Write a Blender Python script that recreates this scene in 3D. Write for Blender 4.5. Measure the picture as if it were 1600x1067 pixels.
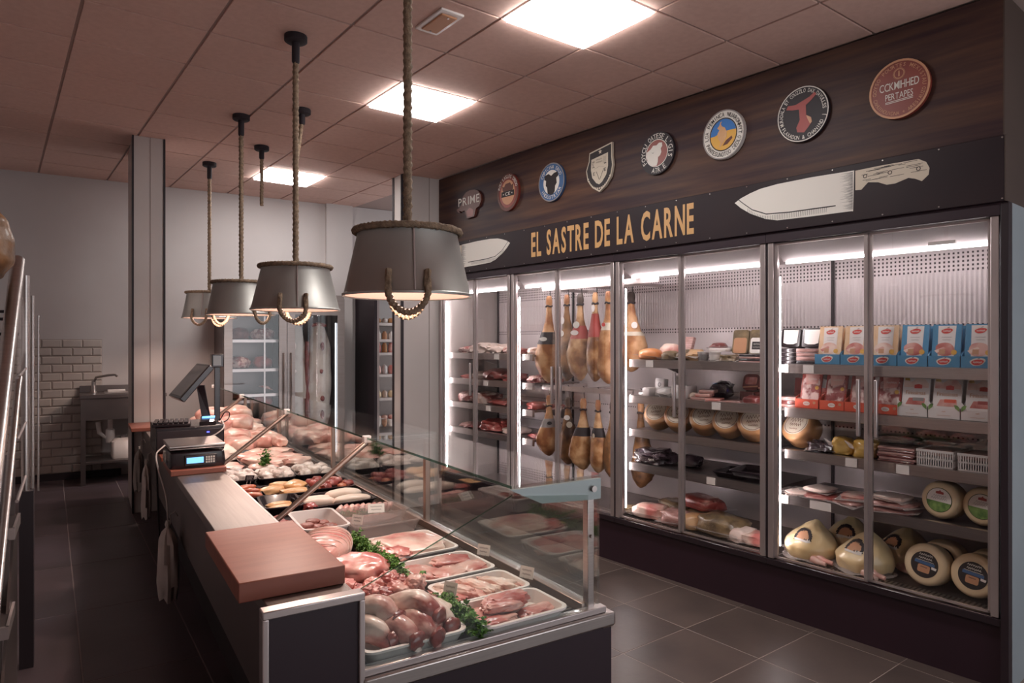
import bpy, bmesh, math, random
from math import sin, cos, pi, radians, atan2, atan, sqrt
from mathutils import Vector, Matrix, noise as mnoise
random.seed(7)
SC = bpy.context.scene
COL = SC.collection
for o in list(bpy.data.objects): bpy.data.objects.remove(o)

# ---------------------------------------------------------------- camera, world, exposure
FPX, CAMH = 1066.67, 1.6
HEAD = atan(670 / FPX)                      # heading to the right of the counter's long axis
cam = bpy.data.cameras.new('camera'); cam.lens = 24.0; cam.sensor_width = 36.0; cam.clip_start = .05
camo = bpy.data.objects.new('camera', cam); COL.objects.link(camo)
camo.location = (0, 0, CAMH); camo.rotation_euler = (pi / 2, 0, -HEAD)
SC.camera = camo
world = bpy.data.worlds.new('world'); SC.world = world; world.use_nodes = True
world.node_tree.nodes['Background'].inputs[0].default_value = (.80, .82, .86, 1)
world.node_tree.nodes['Background'].inputs[1].default_value = 1.45
SC.view_settings.view_transform = 'Standard'; SC.view_settings.look = 'None'
SC.view_settings.gamma = 1.0; SC.view_settings.exposure = 0.8
SC.view_settings.use_curve_mapping = False
SC.cycles.use_denoising = True
SC.cycles.max_bounces = 10; SC.cycles.transparent_max_bounces = 40
SC.cycles.caustics_reflective = False; SC.cycles.caustics_refractive = False
SC.cycles.sample_clamp_indirect = 4.0
CEIL_E, LED_E, LAMP_W = 19.0, 19.0, 17.0      # panel glow, cabinet strip glow, pendant bulb watts

# ---------------------------------------------------------------- frames
ZC = 3.2                                    # ceiling
FB = atan(875 / FPX) - HEAD                 # the wall cabinets stand 7 degrees off the counter
FP0 = Vector((3.2378, 3.8853, 0)); FX = Vector((sin(FB), -cos(FB), 0)); FY = Vector((cos(FB), sin(FB), 0))
FR = atan2(-cos(FB), sin(FB))
def F(s, k, z): return FP0 + FX * s + FY * k + Vector((0, 0, z))
FM = Matrix.Translation(FP0) @ Matrix.Rotation(FR, 4, 'Z')

# ---------------------------------------------------------------- materials
def lin(c):
    if isinstance(c, str): c = tuple(int(c[i:i + 2], 16) for i in (0, 2, 4))
    r = []
    for v in c:
        v /= 255
        r.append(v / 12.92 if v <= .04045 else ((v + .055) / 1.055) ** 2.4)
    return (*r, 1)
MATS = {}
def mat(name, c1, c2=None, scale=8, rough=.5, metal=0, coat=0, bump=0, bscale=None, ramp=(.35, .65), stretch=(1, 1, 1),
        c3=None, detail=4, spec=.5, emit=None, estr=0, rand=True, sss=0):
    m = bpy.data.materials.new(name); m.use_nodes = True
    nt = m.node_tree; N = nt.nodes; L = nt.links; P = N['Principled BSDF']
    P.inputs['Base Color'].default_value = lin(c1)
    P.inputs['Roughness'].default_value = rough; P.inputs['Metallic'].default_value = metal
    P.inputs['Coat Weight'].default_value = coat; P.inputs['Coat Roughness'].default_value = .08
    P.inputs['Specular IOR Level'].default_value = spec
    if emit is not None:
        P.inputs['Emission Color'].default_value = lin(emit); P.inputs['Emission Strength'].default_value = estr
    if c2 is not None or bump:
        tc = N.new('ShaderNodeTexCoord'); mp = N.new('ShaderNodeMapping'); mp.inputs['Scale'].default_value = stretch
        vec = tc.outputs['Object']
        if rand:
            oi = N.new('ShaderNodeObjectInfo'); va = N.new('ShaderNodeVectorMath'); va.operation = 'MULTIPLY_ADD'
            va.inputs[1].default_value = (1, 1, 1)
            ml = N.new('ShaderNodeVectorMath'); ml.operation = 'SCALE'; ml.inputs['Scale'].default_value = 13
            cb = N.new('ShaderNodeCombineXYZ')
            for i in range(3): L.new(oi.outputs['Random'], cb.inputs[i])
            L.new(cb.outputs[0], ml.inputs[0]); L.new(vec, va.inputs[0]); L.new(ml.outputs[0], va.inputs[2]); vec = va.outputs[0]
        L.new(vec, mp.inputs['Vector'])
        if c2 is not None:
            nz = N.new('ShaderNodeTexNoise'); nz.inputs['Scale'].default_value = scale; nz.inputs['Detail'].default_value = detail
            L.new(mp.outputs[0], nz.inputs['Vector'])
            rp = N.new('ShaderNodeValToRGB'); e = rp.color_ramp.elements
            e[0].position, e[1].position = ramp; e[0].color = lin(c1); e[1].color = lin(c2)
            if c3 is not None:
                x = e.new((ramp[0] + ramp[1]) / 2); x.color = lin(c3)
            L.new(nz.outputs['Fac'], rp.inputs[0]); L.new(rp.outputs[0], P.inputs['Base Color'])
        if bump:
            n2 = N.new('ShaderNodeTexNoise'); n2.inputs['Scale'].default_value = bscale or scale * 2; n2.inputs['Detail'].default_value = 3
            L.new(mp.outputs[0], n2.inputs['Vector'])
            bp = N.new('ShaderNodeBump'); bp.inputs['Strength'].default_value = bump; bp.inputs['Distance'].default_value = .01
            L.new(n2.outputs['Fac'], bp.inputs['Height']); L.new(bp.outputs[0], P.inputs['Normal'])
    MATS[name] = m; return m
def glass(name, tint, ior=1.45, gain=1.0, rough=0.0):
    """thin clear pane: Fresnel mix of a mirror and a clear filter (index flipped on back faces so both faces act alike)"""
    m = bpy.data.materials.new(name); m.use_nodes = True
    nt = m.node_tree; N = nt.nodes; L = nt.links; N.remove(N['Principled BSDF'])
    g = N.new('ShaderNodeNewGeometry'); mr = N.new('ShaderNodeMapRange')
    mr.inputs['To Min'].default_value = ior; mr.inputs['To Max'].default_value = 1 / ior
    L.new(g.outputs['Backfacing'], mr.inputs['Value'])
    f = N.new('ShaderNodeFresnel'); L.new(mr.outputs[0], f.inputs['IOR'])
    mu = N.new('ShaderNodeMath'); mu.operation = 'MULTIPLY'; mu.use_clamp = True; mu.inputs[1].default_value = gain
    L.new(f.outputs[0], mu.inputs[0])
    t = N.new('ShaderNodeBsdfTransparent'); t.inputs[0].default_value = (*tint, 1)
    gl = N.new('ShaderNodeBsdfGlossy'); gl.inputs['Roughness'].default_value = rough; gl.inputs[0].default_value = (1, 1, 1, 1)
    mx = N.new('ShaderNodeMixShader'); L.new(mu.outputs[0], mx.inputs[0]); L.new(t.outputs[0], mx.inputs[1]); L.new(gl.outputs[0], mx.inputs[2])
    L.new(mx.outputs[0], N['Material Output'].inputs[0]); MATS[name] = m; return m
def film(name, col, alpha, rough=.12):
    m = bpy.data.materials.new(name); m.use_nodes = True
    P = m.node_tree.nodes['Principled BSDF']; P.inputs['Base Color'].default_value = lin(col)
    P.inputs['Alpha'].default_value = alpha; P.inputs['Roughness'].default_value = rough; P.inputs['Coat Weight'].default_value = .6
    MATS[name] = m; return m
def emitter(name, col, strength):
    m = bpy.data.materials.new(name); m.use_nodes = True; nt = m.node_tree
    nt.nodes.remove(nt.nodes['Principled BSDF']); e = nt.nodes.new('ShaderNodeEmission')
    e.inputs[0].default_value = (*col, 1); e.inputs[1].default_value = strength
    nt.links.new(e.outputs[0], nt.nodes['Material Output'].inputs[0]); MATS[name] = m; return m

M = MATS
mat('wall_paint', 'c4bcba', 'bfb6b4', scale=2, rough=.75, rand=False)
mat('ceiling_tile', 'd8b4a7', 'd2ada0', scale=30, rough=.9, bump=.15, bscale=220)
mat('ceiling_grid', 'a8918a', rough=.7)
mat('floor_tile', '433936', '5b4e49', scale=2.2, rough=.38, bump=.06, bscale=30, detail=6, ramp=(.3, .7))
mat('grout', '9b8c84', rough=.9)
mat('floor_dark', '453a3c', '51444a', scale=2.0, rough=.45, bump=.06, bscale=20, detail=5)
mat('grout_dark', '857777', rough=.9)
mat('white_tile', 'bdb1a9', 'b5a8a1', scale=6, rough=.22, coat=.4)
mat('tile_grout', '9d918b', rough=.9)
mat('panel_white', 'c6bcb8', 'c1b6b1', scale=2, rough=.45)
mat('trim_black', '22151c', rough=.5)
mat('black_panel', '24121d', '27141f', scale=3, rough=.42)
mat('matte_black', '251b21', rough=.6)
mat('black_gloss', '231a20', rough=.18, coat=.3)
mat('band_black', '261a1f', '2b1e21', scale=3, spec=.25, rough=.5)
mat('steel', 'b3aaa7', 'bdb4b0', scale=6, stretch=(1, 1, 30), rough=.28, metal=.95)
mat('steel_top', '8d8480', '968d89', scale=5, stretch=(18, .6, 1), rough=.48, metal=.95, bump=.02, bscale=40)
mat('cabinet_steel', '968b87', '9e938f', scale=6, stretch=(1, 1, 30), rough=.34, metal=.9)
mat('steel_dark', '7d7473', '847a78', scale=6, rough=.36, metal=.9)
mat('steel_back', 'c2b1b0', 'b8a7a6', scale=4, stretch=(1, 1, 12), rough=.34, metal=.75)
mat('aluminium', 'cdc2c0', 'c4b9b7', scale=5, rough=.3, metal=.8)
mat('bronze_frame', 'b09a8f', rough=.28, metal=.9)
mat('zinc', 'a5a29d', 'b0ada8', scale=4, rough=.5, metal=.85, bump=.03, bscale=14)
mat('shade_inside', '5c463e', rough=.7)
mat('rope', '74604f', '9a826b', scale=60, rough=.9, bump=.5, bscale=160)
mat('cove_grey', 'a79c9b', rough=.6)
mat('bracket_grey', '8f9696', rough=.35, metal=.6)
mat('rubber', '241a20', rough=.8)
mat('board_red', '8a4f40', '945746', scale=5, stretch=(1, 6, 1), rough=.42, bump=.04, bscale=30)
mat('teal_paint', '8e969b', '868f95', scale=2, rough=.7, rand=False)
mat('brown_paint', '43352f', '4b3c35', scale=2, rough=.6, rand=False)
mat('gold', 'c99a63', rough=.5)
mat('print_white', 'ded7cf', rough=.6)
mat('print_cream', 'c9bba9', rough=.6)
mat('print_black', '241a1c', rough=.6)
mat('print_red', '9c3a34', rough=.5)
mat('logo_red', 'cf3a33', rough=.4)
mat('print_blue', '3d5f8c', rough=.5)
mat('sky_blue', '2f6fb5', rough=.5)
mat('sand_yellow', 'd9a445', rough=.5)
mat('print_brown', '5e3127', rough=.5)
mat('badge_red', '7d332b', '8a3c31', scale=4, rough=.45)
mat('print_tan', 'c48e6b', rough=.5)
mat('print_green', '4d7034', '86a35a', scale=40, rough=.5)
mat('print_grey', '8d8482', rough=.5)
mat('paper', 'e6dcd6', rough=.7)
mat('plastic_white', 'e2d8d4', rough=.32, coat=.2)
mat('foam', 'eadeda', rough=.45)
mat('plastic_black', '241c20', rough=.25, coat=.3)
mat('plastic_grey', '6d6466', rough=.4)
mat('bag_white', 'b9aca6', 'cfc3bd', scale=9, rough=.5, bump=.4, bscale=14)
mat('cloth_grey', '8d8580', '9b928d', scale=8, rough=.9, bump=.5, bscale=12)
mat('lcd', '6ea6d8', emit='6aa8e8', estr=1.1)
mat('led_blue', '4a4ae0', emit='4a50ff', estr=4)
mat('screen_off', '5d5552', rough=.12, coat=.6)
mat('cable_white', 'd6cbc6', rough=.5)
# food
mat('meat_red', '8c3d39', 'd9a9a0', scale=9, ramp=(.42, .72), c3='a3504a', rough=.32, coat=.35, bump=.25, bscale=30)
mat('meat_deep', '6b2b2b', 'a35852', scale=12, ramp=(.35, .75), rough=.3, coat=.4, bump=.3, bscale=40)
mat('meat_pink', 'ad4f49', 'e0b0a5', scale=9, ramp=(.36, .62), c3='cb7f76', rough=.34, coat=.35, bump=.2, bscale=24)
mat('pork_pale', 'c4716a', 'ecd0c3', scale=7, ramp=(.36, .56), c3='deaa9d', rough=.35, coat=.3, bump=.2, bscale=22)
mat('shank', '96443f', 'e6cdc2', scale=11, ramp=(.40, .54), c3='cf9a90', rough=.36, coat=.3, bump=.35, bscale=30, stretch=(1, .55, 1))
mat('fat_white', 'e3cdc3', 'd3a79b', scale=10, ramp=(.5, .8), rough=.4, coat=.25, bump=.3, bscale=26)
mat('marbled', '8a3f3e', 'd8b9b2', scale=22, ramp=(.44, .56), rough=.4, coat=.2, bump=.3, bscale=40)
mat('chicken', 'd9988c', 'edcabb', scale=8, ramp=(.36, .6), rough=.36, coat=.3, bump=.2, bscale=26)
mat('chicken_yellow', 'c48f5c', 'dbb084', scale=6, rough=.38, coat=.3, bump=.25, bscale=30)
mat('tripe', 'd9cbc3', 'b59a92', scale=26, ramp=(.45, .75), rough=.45, coat=.2, bump=.8, bscale=40)
mat('fillet_white', 'e6d5c8', 'dcc2b2', scale=5, rough=.45, coat=.15, bump=.15, bscale=20)
mat('sausage', '9c4a36', 'c4714f', scale=14, rough=.3, coat=.4, bump=.2, bscale=40)
mat('patty', '7a4038', '9c6157', scale=26, rough=.5, coat=.15, bump=.6, bscale=60)
mat('carcass', 'cbbdb2', 'a67f76', scale=5, ramp=(.55, .85), rough=.5, bump=.3, bscale=18)
mat('ham_skin', '6e4428', 'c49c74', scale=7, ramp=(.38, .6), c3='a0714a', rough=.45, coat=.06, spec=.35, bump=.45, bscale=18)
mat('ham_dark', '3c261b', '966a44', scale=7, ramp=(.36, .62), rough=.45, coat=.06, spec=.35, bump=.5, bscale=22)
mat('ham_lean', '8e5a3a', 'c79a72', scale=8, ramp=(.38, .6), c3='b07d55', rough=.45, coat=.06, spec=.35, bump=.3, bscale=22)
mat('hoof', '3a2922', rough=.5)
mat('cheese_rind', 'b07a4c', 'c08c60', scale=5, rough=.4, coat=.15, bump=.06, bscale=40)
mat('cheese_pale', 'e4cca9', 'dcc19c', scale=4, rough=.42, coat=.15, bump=.05, bscale=30)
mat('fowl_yellow', 'e0c08c', 'ecd5ab', scale=5, rough=.3, coat=.5, bump=.25, bscale=14)
mat('fig_dark', '3d3036', '5d4d55', scale=14, rough=.2, coat=.6, bump=.6, bscale=30)
mat('bag_yellow', 'b98a3c', 'd8b268', scale=10, rough=.25, coat=.6, bump=.5, bscale=26)
mat('herb_brown', '5d4d3a', '8c7452', scale=12, rough=.4, coat=.4, bump=.6, bscale=40)
mat('mortadella', 'd77a3c', 'e8a06a', scale=5, rough=.3, coat=.5)
mat('slices', '9b6a64', 'c79a92', scale=18, stretch=(1, 1, 6), rough=.35, coat=.4, bump=.3, bscale=50)
mat('parsley', '3f6a2a', '74a04a', scale=30, rough=.55)
mat('pack_blue', '4f8db4', '4784aa', scale=4, rough=.35, coat=.4)
mat('pack_orange', 'e2b890', 'ead0b4', scale=9, rough=.35, coat=.4)
mat('pack_white', 'e6dcd9', rough=.35, coat=.4)
mat('pack_red', '8c3430', 'a44c44', scale=9, rough=.2, coat=.7)
mat('box_red', 'd9573d', rough=.4, coat=.2)
mat('pack_maroon', '5a2a2a', '7a3f3c', scale=8, rough=.25, coat=.6)
glass('pane', (.965, .965, .965))
glass('case_glass', (.92, .95, .94), gain=1.5)
glass('glass_edge', (.45, .62, .55))
film('clear_film', 'e8dcd8', .16)
film('clear_plastic', 'c4b0aa', .34)
film('clear_bag', 'd8ccc8', .45)
emitter('panel_glow', (1, .97, .95), CEIL_E)
emitter('led_glow', (1, .92, .93), LED_E)
emitter('led_side', (1, .92, .93), 40)
emitter('led_blueish', (.80, .90, 1), 2.6)
emitter('bulb_glow', (1, .80, .68), 25)

def perforated():
    m = bpy.data.materials.new('perforated_back'); m.use_nodes = True; nt = m.node_tree; N = nt.nodes; L = nt.links
    P = N['Principled BSDF']; P.inputs['Metallic'].default_value = .3; P.inputs['Roughness'].default_value = .36
    tc = N.new('ShaderNodeTexCoord'); sp = N.new('ShaderNodeSeparateXYZ'); L.new(tc.outputs['Object'], sp.inputs[0])
    def mth(op, a, b=None, clamp=False):
        n = N.new('ShaderNodeMath'); n.operation = op; n.use_clamp = clamp
        for i, v in enumerate((a, b)):
            if v is None: continue
            if hasattr(v, 'links'): L.new(v, n.inputs[i])
            else: n.inputs[i].default_value = v
        return n.outputs[0]
    X, Z = sp.outputs[0], sp.outputs[2]
    def band(z0, z1): return mth('MULTIPLY', mth('GREATER_THAN', Z, z0), mth('LESS_THAN', Z, z1))
    hx = mth('LESS_THAN', mth('FRACT', mth('MULTIPLY', X, 42.0)), .42)
    hz = mth('LESS_THAN', mth('FRACT', mth('MULTIPLY', Z, 42.0)), .5)
    rows = mth('ADD', band(2.0, 2.106), band(1.668, 1.702), True)
    for z0 in (1.0, .78, .56): rows = mth('ADD', rows, band(z0 + .05, z0 + .062), True)
    hole = mth('MULTIPLY', mth('MULTIPLY', hx, hz), rows)
    mx = N.new('ShaderNodeMix'); mx.data_type = 'RGBA'; mx.inputs[6].default_value = lin('d8cccc'); mx.inputs[7].default_value = lin('33262a')
    L.new(hole, mx.inputs[0]); L.new(mx.outputs[2], P.inputs['Base Color'])
    w = mth('MULTIPLY', mth('SINE', mth('MULTIPLY', X, 260.0)), band(1.702, 2.0))
    bp = N.new('ShaderNodeBump'); bp.inputs['Strength'].default_value = .35; bp.inputs['Distance'].default_value = .004
    L.new(w, bp.inputs['Height']); L.new(bp.outputs[0], P.inputs['Normal'])
    MATS['perforated_back'] = m
perforated()
def woodgrain():
    m = mat('dark_wood', '38262a', '6b4a39', scale=1.6, stretch=(.6, 1, 9), rough=.5, ramp=(.38, .78), c3='523a31', detail=8, rand=False, spec=.2, bump=.05, bscale=12)
woodgrain()

# ---------------------------------------------------------------- mesh helpers
class G:
    def __init__(s): s.bm = bmesh.new()
    def box(s, x0, x1, y0, y1, z0, z1, bev=0):
        mt = Matrix.Translation(((x0 + x1) / 2, (y0 + y1) / 2, (z0 + z1) / 2)) @ Matrix.Diagonal((abs(x1 - x0), abs(y1 - y0), abs(z1 - z0), 1))
        r = bmesh.ops.create_cube(s.bm, size=1, matrix=mt)
        if bev:
            es = list({e for v in r['verts'] for e in v.link_edges}); fl = s.bm.faces.layers.int.get('flat') or s.bm.faces.layers.int.new('flat')
            es = list({e for v in r['verts'] for e in v.link_edges}) if not all(e.is_valid for e in es) else es
            b = bmesh.ops.bevel(s.bm, geom=es, offset=bev, segments=2, affect='EDGES', profile=.5)
            if min(abs(x1 - x0), abs(y1 - y0), abs(z1 - z0)) > 0:
                vs = {v for f in b['faces'] for v in f.verts}
                for f in {f for v in vs for f in v.link_faces}:
                    n = f.normal
                    f.normal_update(); n = f.normal
                    if max(abs(n.x), abs(n.y), abs(n.z)) > .999: f[fl] = 1
        return s
    def loft(s, rings, cap0=True, cap1=True, loop=False):
        R = [[s.bm.verts.new(p) for p in r] for r in rings]; n = len(R[0])
        pairs = list(zip(R, R[1:])) + ([(R[-1], R[0])] if loop else [])
        for a, b in pairs:
            for i in range(n):
                j = (i + 1) % n
                try: s.bm.faces.new((a[i], a[j], b[j], b[i]))
                except ValueError: pass
        if not loop:
            if cap0: s.bm.faces.new(R[0][::-1])
            if cap1: s.bm.faces.new(R[-1])
        return s
    def tube(s, pts, r, n=8, closed=False, caps=True, twist=None):
        pts = [Vector(p) for p in pts]; rings = []; up = None; N = len(pts); acc = 0
        for i, p in enumerate(pts):
            a = pts[i - 1] if (i or closed) else p; b = pts[(i + 1) % N] if (i < N - 1 or closed) else p
            t = (b - a).normalized()
            if up is None: up = t.orthogonal().normalized()
            up = (up - t * up.dot(t)); up = up.normalized() if up.length > 1e-6 else t.orthogonal().normalized()
            w = t.cross(up); rr = r[i] if isinstance(r, (list, tuple)) else r
            if i: acc += (p - pts[i - 1]).length
            ring = []
            for k in range(n):
                an = 2 * pi * k / n; q = rr
                if twist: q = rr * (1 + .24 * cos(3 * (an - 2 * pi * acc / twist)))
                ring.append(p + up * (cos(an) * q) + w * (sin(an) * q))
            rings.append(ring)
        return s.loft(rings, caps, caps, closed)
    def cyl(s, p0, p1, r, r2=None, n=14): return s.tube([p0, p1], [r, r if r2 is None else r2], n)
    def lathe(s, prof, n=32, mt=None, cap0=True, cap1=True):
        mt = mt or Matrix(); rings = []
        for r, z in prof: rings.append([mt @ Vector((r * cos(2 * pi * i / n), r * sin(2 * pi * i / n), z)) for i in range(n)])
        return s.loft(rings, cap0, cap1)
    def prism(s, poly, t0, t1, mt=None):
        """outline (a, b) in the upright plane x-z, extruded towards the viewer (-y) from t0 to t1"""
        mt = mt or Matrix()
        A = [s.bm.verts.new(mt @ Vector((a, -t0, b))) for a, b in poly]; B = [s.bm.verts.new(mt @ Vector((a, -t1, b))) for a, b in poly]
        n = len(poly); s.bm.faces.new(A[::-1]); s.bm.faces.new(B)
        for i in range(n):
            j = (i + 1) % n; s.bm.faces.new((A[i], A[j], B[j], B[i]))
        return s
    def flat(s, poly, z0, z1):
        A = [s.bm.verts.new((a, b, z0)) for a, b in poly]; B = [s.bm.verts.new((a, b, z1)) for a, b in poly]
        n = len(poly); s.bm.faces.new(A[::-1]); s.bm.faces.new(B)
        for i in range(n):
            j = (i + 1) % n; s.bm.faces.new((A[i], A[j], B[j], B[i]))
        return s
    def ring(s, r0, r1, t0, t1, n=40, e=1.0, cx=0, cz=0):
        """annulus in the upright plane; e squashes it in z"""
        def c(r, t): return [(cx + r * cos(2 * pi * i / n), -t, cz + r * e * sin(2 * pi * i / n)) for i in range(n)]
        return s.loft([c(r0, t0), c(r1, t0), c(r1, t1), c(r0, t1)], loop=True)
    def disc(s, r, t0, t1, n=40, e=1.0, cx=0, cz=0): return s.prism([(cx + r * cos(2 * pi * i / n), cz + r * e * sin(2 * pi * i / n)) for i in range(n)], t0, t1)
    def blob(s, sx, sy, sz, seed=0, amp=.18, freq=2.2, sub=3, flatten=.55, pw=1.0, mt=None):
        """irregular lump, resting on z = 0; pw < 1 squares it up"""
        b = bmesh.new(); bmesh.ops.create_icosphere(b, subdivisions=sub, radius=1); off = Vector((seed * 7.3, seed * 3.1, seed * 5.7)); mt = mt or Matrix()
        for v in b.verts:
            p = v.co.copy()
            d = 1 + amp * mnoise.noise(p * freq + off) + amp * .5 * mnoise.noise(p * freq * 2.3 + off) + (amp * .28 * mnoise.noise(p * freq * 5.1 + off) if sub > 3 else 0)
            q = Vector([math.copysign(abs(c) ** pw, c) for c in p]) * d
            q = Vector((q.x * sx / 2, q.y * sy / 2, q.z * sz / 2)); lo = -sz / 2 * flatten
            if q.z < lo: q.z = lo + (q.z - lo) * .12
            v.co = q
        mn = min(v.co.z for v in b.verts)
        vs = []
        for v in b.verts: vs.append(s.bm.verts.new(mt @ (v.co - Vector((0, 0, mn)))))
        b.verts.index_update()
        for f in b.faces: s.bm.faces.new([vs[v.index] for v in f.verts])
        b.free(); return s
def finish(bm, name, m, smooth=50):
    me = bpy.data.meshes.new(name); bm.normal_update()
    bmesh.ops.recalc_face_normals(bm, faces=bm.faces); fl = bm.faces.layers.int.get('flat'); bm.faces.ensure_lookup_table()
    sm = [not (fl and f[fl]) for f in bm.faces]
    if fl: bm.faces.layers.int.remove(fl)
    bm.to_mesh(me); bm.free()
    me.materials.append(M[m] if isinstance(m, str) else m)
    if smooth:
        me.polygons.foreach_set('use_smooth', [True] * len(sm)); me.set_sharp_from_angle(angle=radians(smooth)); me.polygons.foreach_set('use_smooth', sm)
    return me
def obj(name, g, m, parent=None, loc=None, rot=None, smooth=50):
    me = finish(g.bm, name, m, smooth) if isinstance(g, G) else g
    o = bpy.data.objects.new(name, me); COL.objects.link(o)
    if parent is not None: o.parent = parent
    if loc is not None: o.location = loc
    if rot is not None: o.rotation_euler = rot if isinstance(rot, (tuple, list)) else (0, 0, rot)
    return o
def tag(o, label, cat, group=None):
    o['label'] = label; o['category'] = cat
    if group: o['group'] = group
    return o
def thing(name, label, cat, loc=(0, 0, 0), rot=0, group=None):
    o = bpy.data.objects.new(name, None); COL.objects.link(o); o.empty_display_size = .05
    o.location = loc; o.rotation_euler = rot if isinstance(rot, tuple) else (0, 0, rot)
    return tag(o, label, cat, group)
def struct(name, g, m, parent=None, smooth=50):
    o = obj(name, g, m, parent, smooth=smooth)
    if parent is None: o['kind'] = 'structure'
    return o
def dup(root, loc, rot=None, label=None, group=None):
    r = root.copy(); COL.objects.link(r); r.location = loc
    if rot is not None: r.rotation_euler = rot if isinstance(rot, tuple) else (0, 0, rot)
    if label: r['label'] = label
    if group: r['group'] = group
    for ch in list(root.children):
        c = ch.copy(); COL.objects.link(c); c.parent = r
        for q in list(ch.children):
            d = q.copy(); COL.objects.link(d); d.parent = c
    return r
def remat(root, part, m):
    for ch in root.children:
        if ch.name.split('.')[0] == part:
            ch.data = ch.data.copy(); ch.data.materials[0] = M[m]
def rrect(w, d, r, z, n=5):
    p = []
    for cx, cy, a0 in ((w / 2 - r, d / 2 - r, 0), (-w / 2 + r, d / 2 - r, 90), (-w / 2 + r, -d / 2 + r, 180), (w / 2 - r, -d / 2 + r, 270)):
        for i in range(n):
            a = radians(a0 + 90 * i / (n - 1)); p.append((cx + r * cos(a), cy + r * sin(a), z))
    return p
def rrect2(w, h, r, n=5): return [(x, y) for x, y, _ in rrect(w, h, r, 0, n)]
# text
_GL = {}
def glyph(ch, bold=.0):
    key = ch; ch = ch[0]
    if key not in _GL:
        cu = bpy.data.curves.new('g', 'FONT'); cu.body = ch; cu.size = 1; cu.offset = .026 if len(key) > 1 else .004; cu.resolution_u = 3; cu.fill_mode = 'FRONT'
        o = bpy.data.objects.new('g', cu); COL.objects.link(o)
        dg = bpy.context.evaluated_depsgraph_get(); e = o.evaluated_get(dg); me = e.to_mesh()
        vs = [(v.co.x, v.co.y) for v in me.vertices]; fs = [tuple(p.vertices) for p in me.polygons]
        e.to_mesh_clear(); bpy.data.objects.remove(o); bpy.data.curves.remove(cu)
        w = (max(x for x, _ in vs) - min(x for x, _ in vs)) if vs else .3; x0 = min(x for x, _ in vs) if vs else 0
        _GL[key] = (vs, fs, w, x0)
    return _GL[key]
def put_glyph(g, ch, fn):
    vs, fs, w, x0 = glyph(ch); V = [g.bm.verts.new(fn(x - x0, y)) for x, y in vs]
    for f in fs:
        try: g.bm.faces.new([V[i] for i in f])
        except ValueError: pass
def text(g, body, cx, cz, width, height, t, gap=.08, bold=False):
    """one line of capitals centred at (cx, cz), fitted to width and cap height, lying at depth t towards the viewer"""
    body = [c + ('b' if bold else '') if c != ' ' else c for c in body]; ws = [(.3 if c == ' ' else glyph(c)[2]) for c in body]; tot = sum(ws) + gap * (len(body) - 1)
    sx = width / tot; sy = height / .7; x = cx - width / 2
    for c, w in zip(body, ws):
        if c != ' ': put_glyph(g, c, lambda a, b, x=x: (x + a * sx, -t, cz - height / 2 + b * sy))
        x += (w + gap) * sx
    return g
def ring_text(g, body, r, h, t, a0, a1, e=1.0, inward=False):
    """letters along an arc from a0 to a1 degrees (clockwise when a1 < a0); inward = read from inside along the bottom"""
    n = len(body)
    for i, c in enumerate(body):
        if c == ' ': continue
        a = radians(a0 + (a1 - a0) * (i + .5) / n); w = glyph(c)[2]; s = h / .7
        sw = min(s, abs(radians(a1 - a0)) * r / n / (w + .06))
        def fn(x, y, a=a, w=w, s=s, sw=sw):
            u = (x - w / 2) * sw; v = (y - .35) * s
            if inward: rr = r - v; an = a + u / r
            else: rr = r + v; an = a - u / r
            return (rr * cos(an), -t, rr * e * sin(an))
        put_glyph(g, c, fn)
    return g
def squiggle(g, x0, x1, z, h, t, n=7, th=.0016):
    """an unreadable handwritten line of print"""
    top = []; bot = []
    for i in range(n * 2 + 1):
        x = x0 + (x1 - x0) * i / (n * 2); zz = z + (h / 2 if i % 2 else -h / 2) * (.6 + .4 * ((i * 7) % 3) / 2)
        top.append((x, zz + th)); bot.append((x, zz - th))
    A = [g.bm.verts.new((a, -t, b)) for a, b in top]; B = [g.bm.verts.new((a, -t, b)) for a, b in bot]
    for i in range(len(A) - 1): g.bm.faces.new((B[i], B[i + 1], A[i + 1], A[i]))
    return g
ORD = ['first', 'second', 'third', 'fourth', 'fifth', 'sixth', 'seventh', 'eighth', 'ninth', 'tenth', 'eleventh', 'twelfth']
def ordn(i, n, a='leftmost', b='rightmost', frm='from the left'):
    if i == 0: return a
    if i == n - 1: return b
    if n == 3: return 'middle'
    return ORD[i] + ' ' + frm

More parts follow.
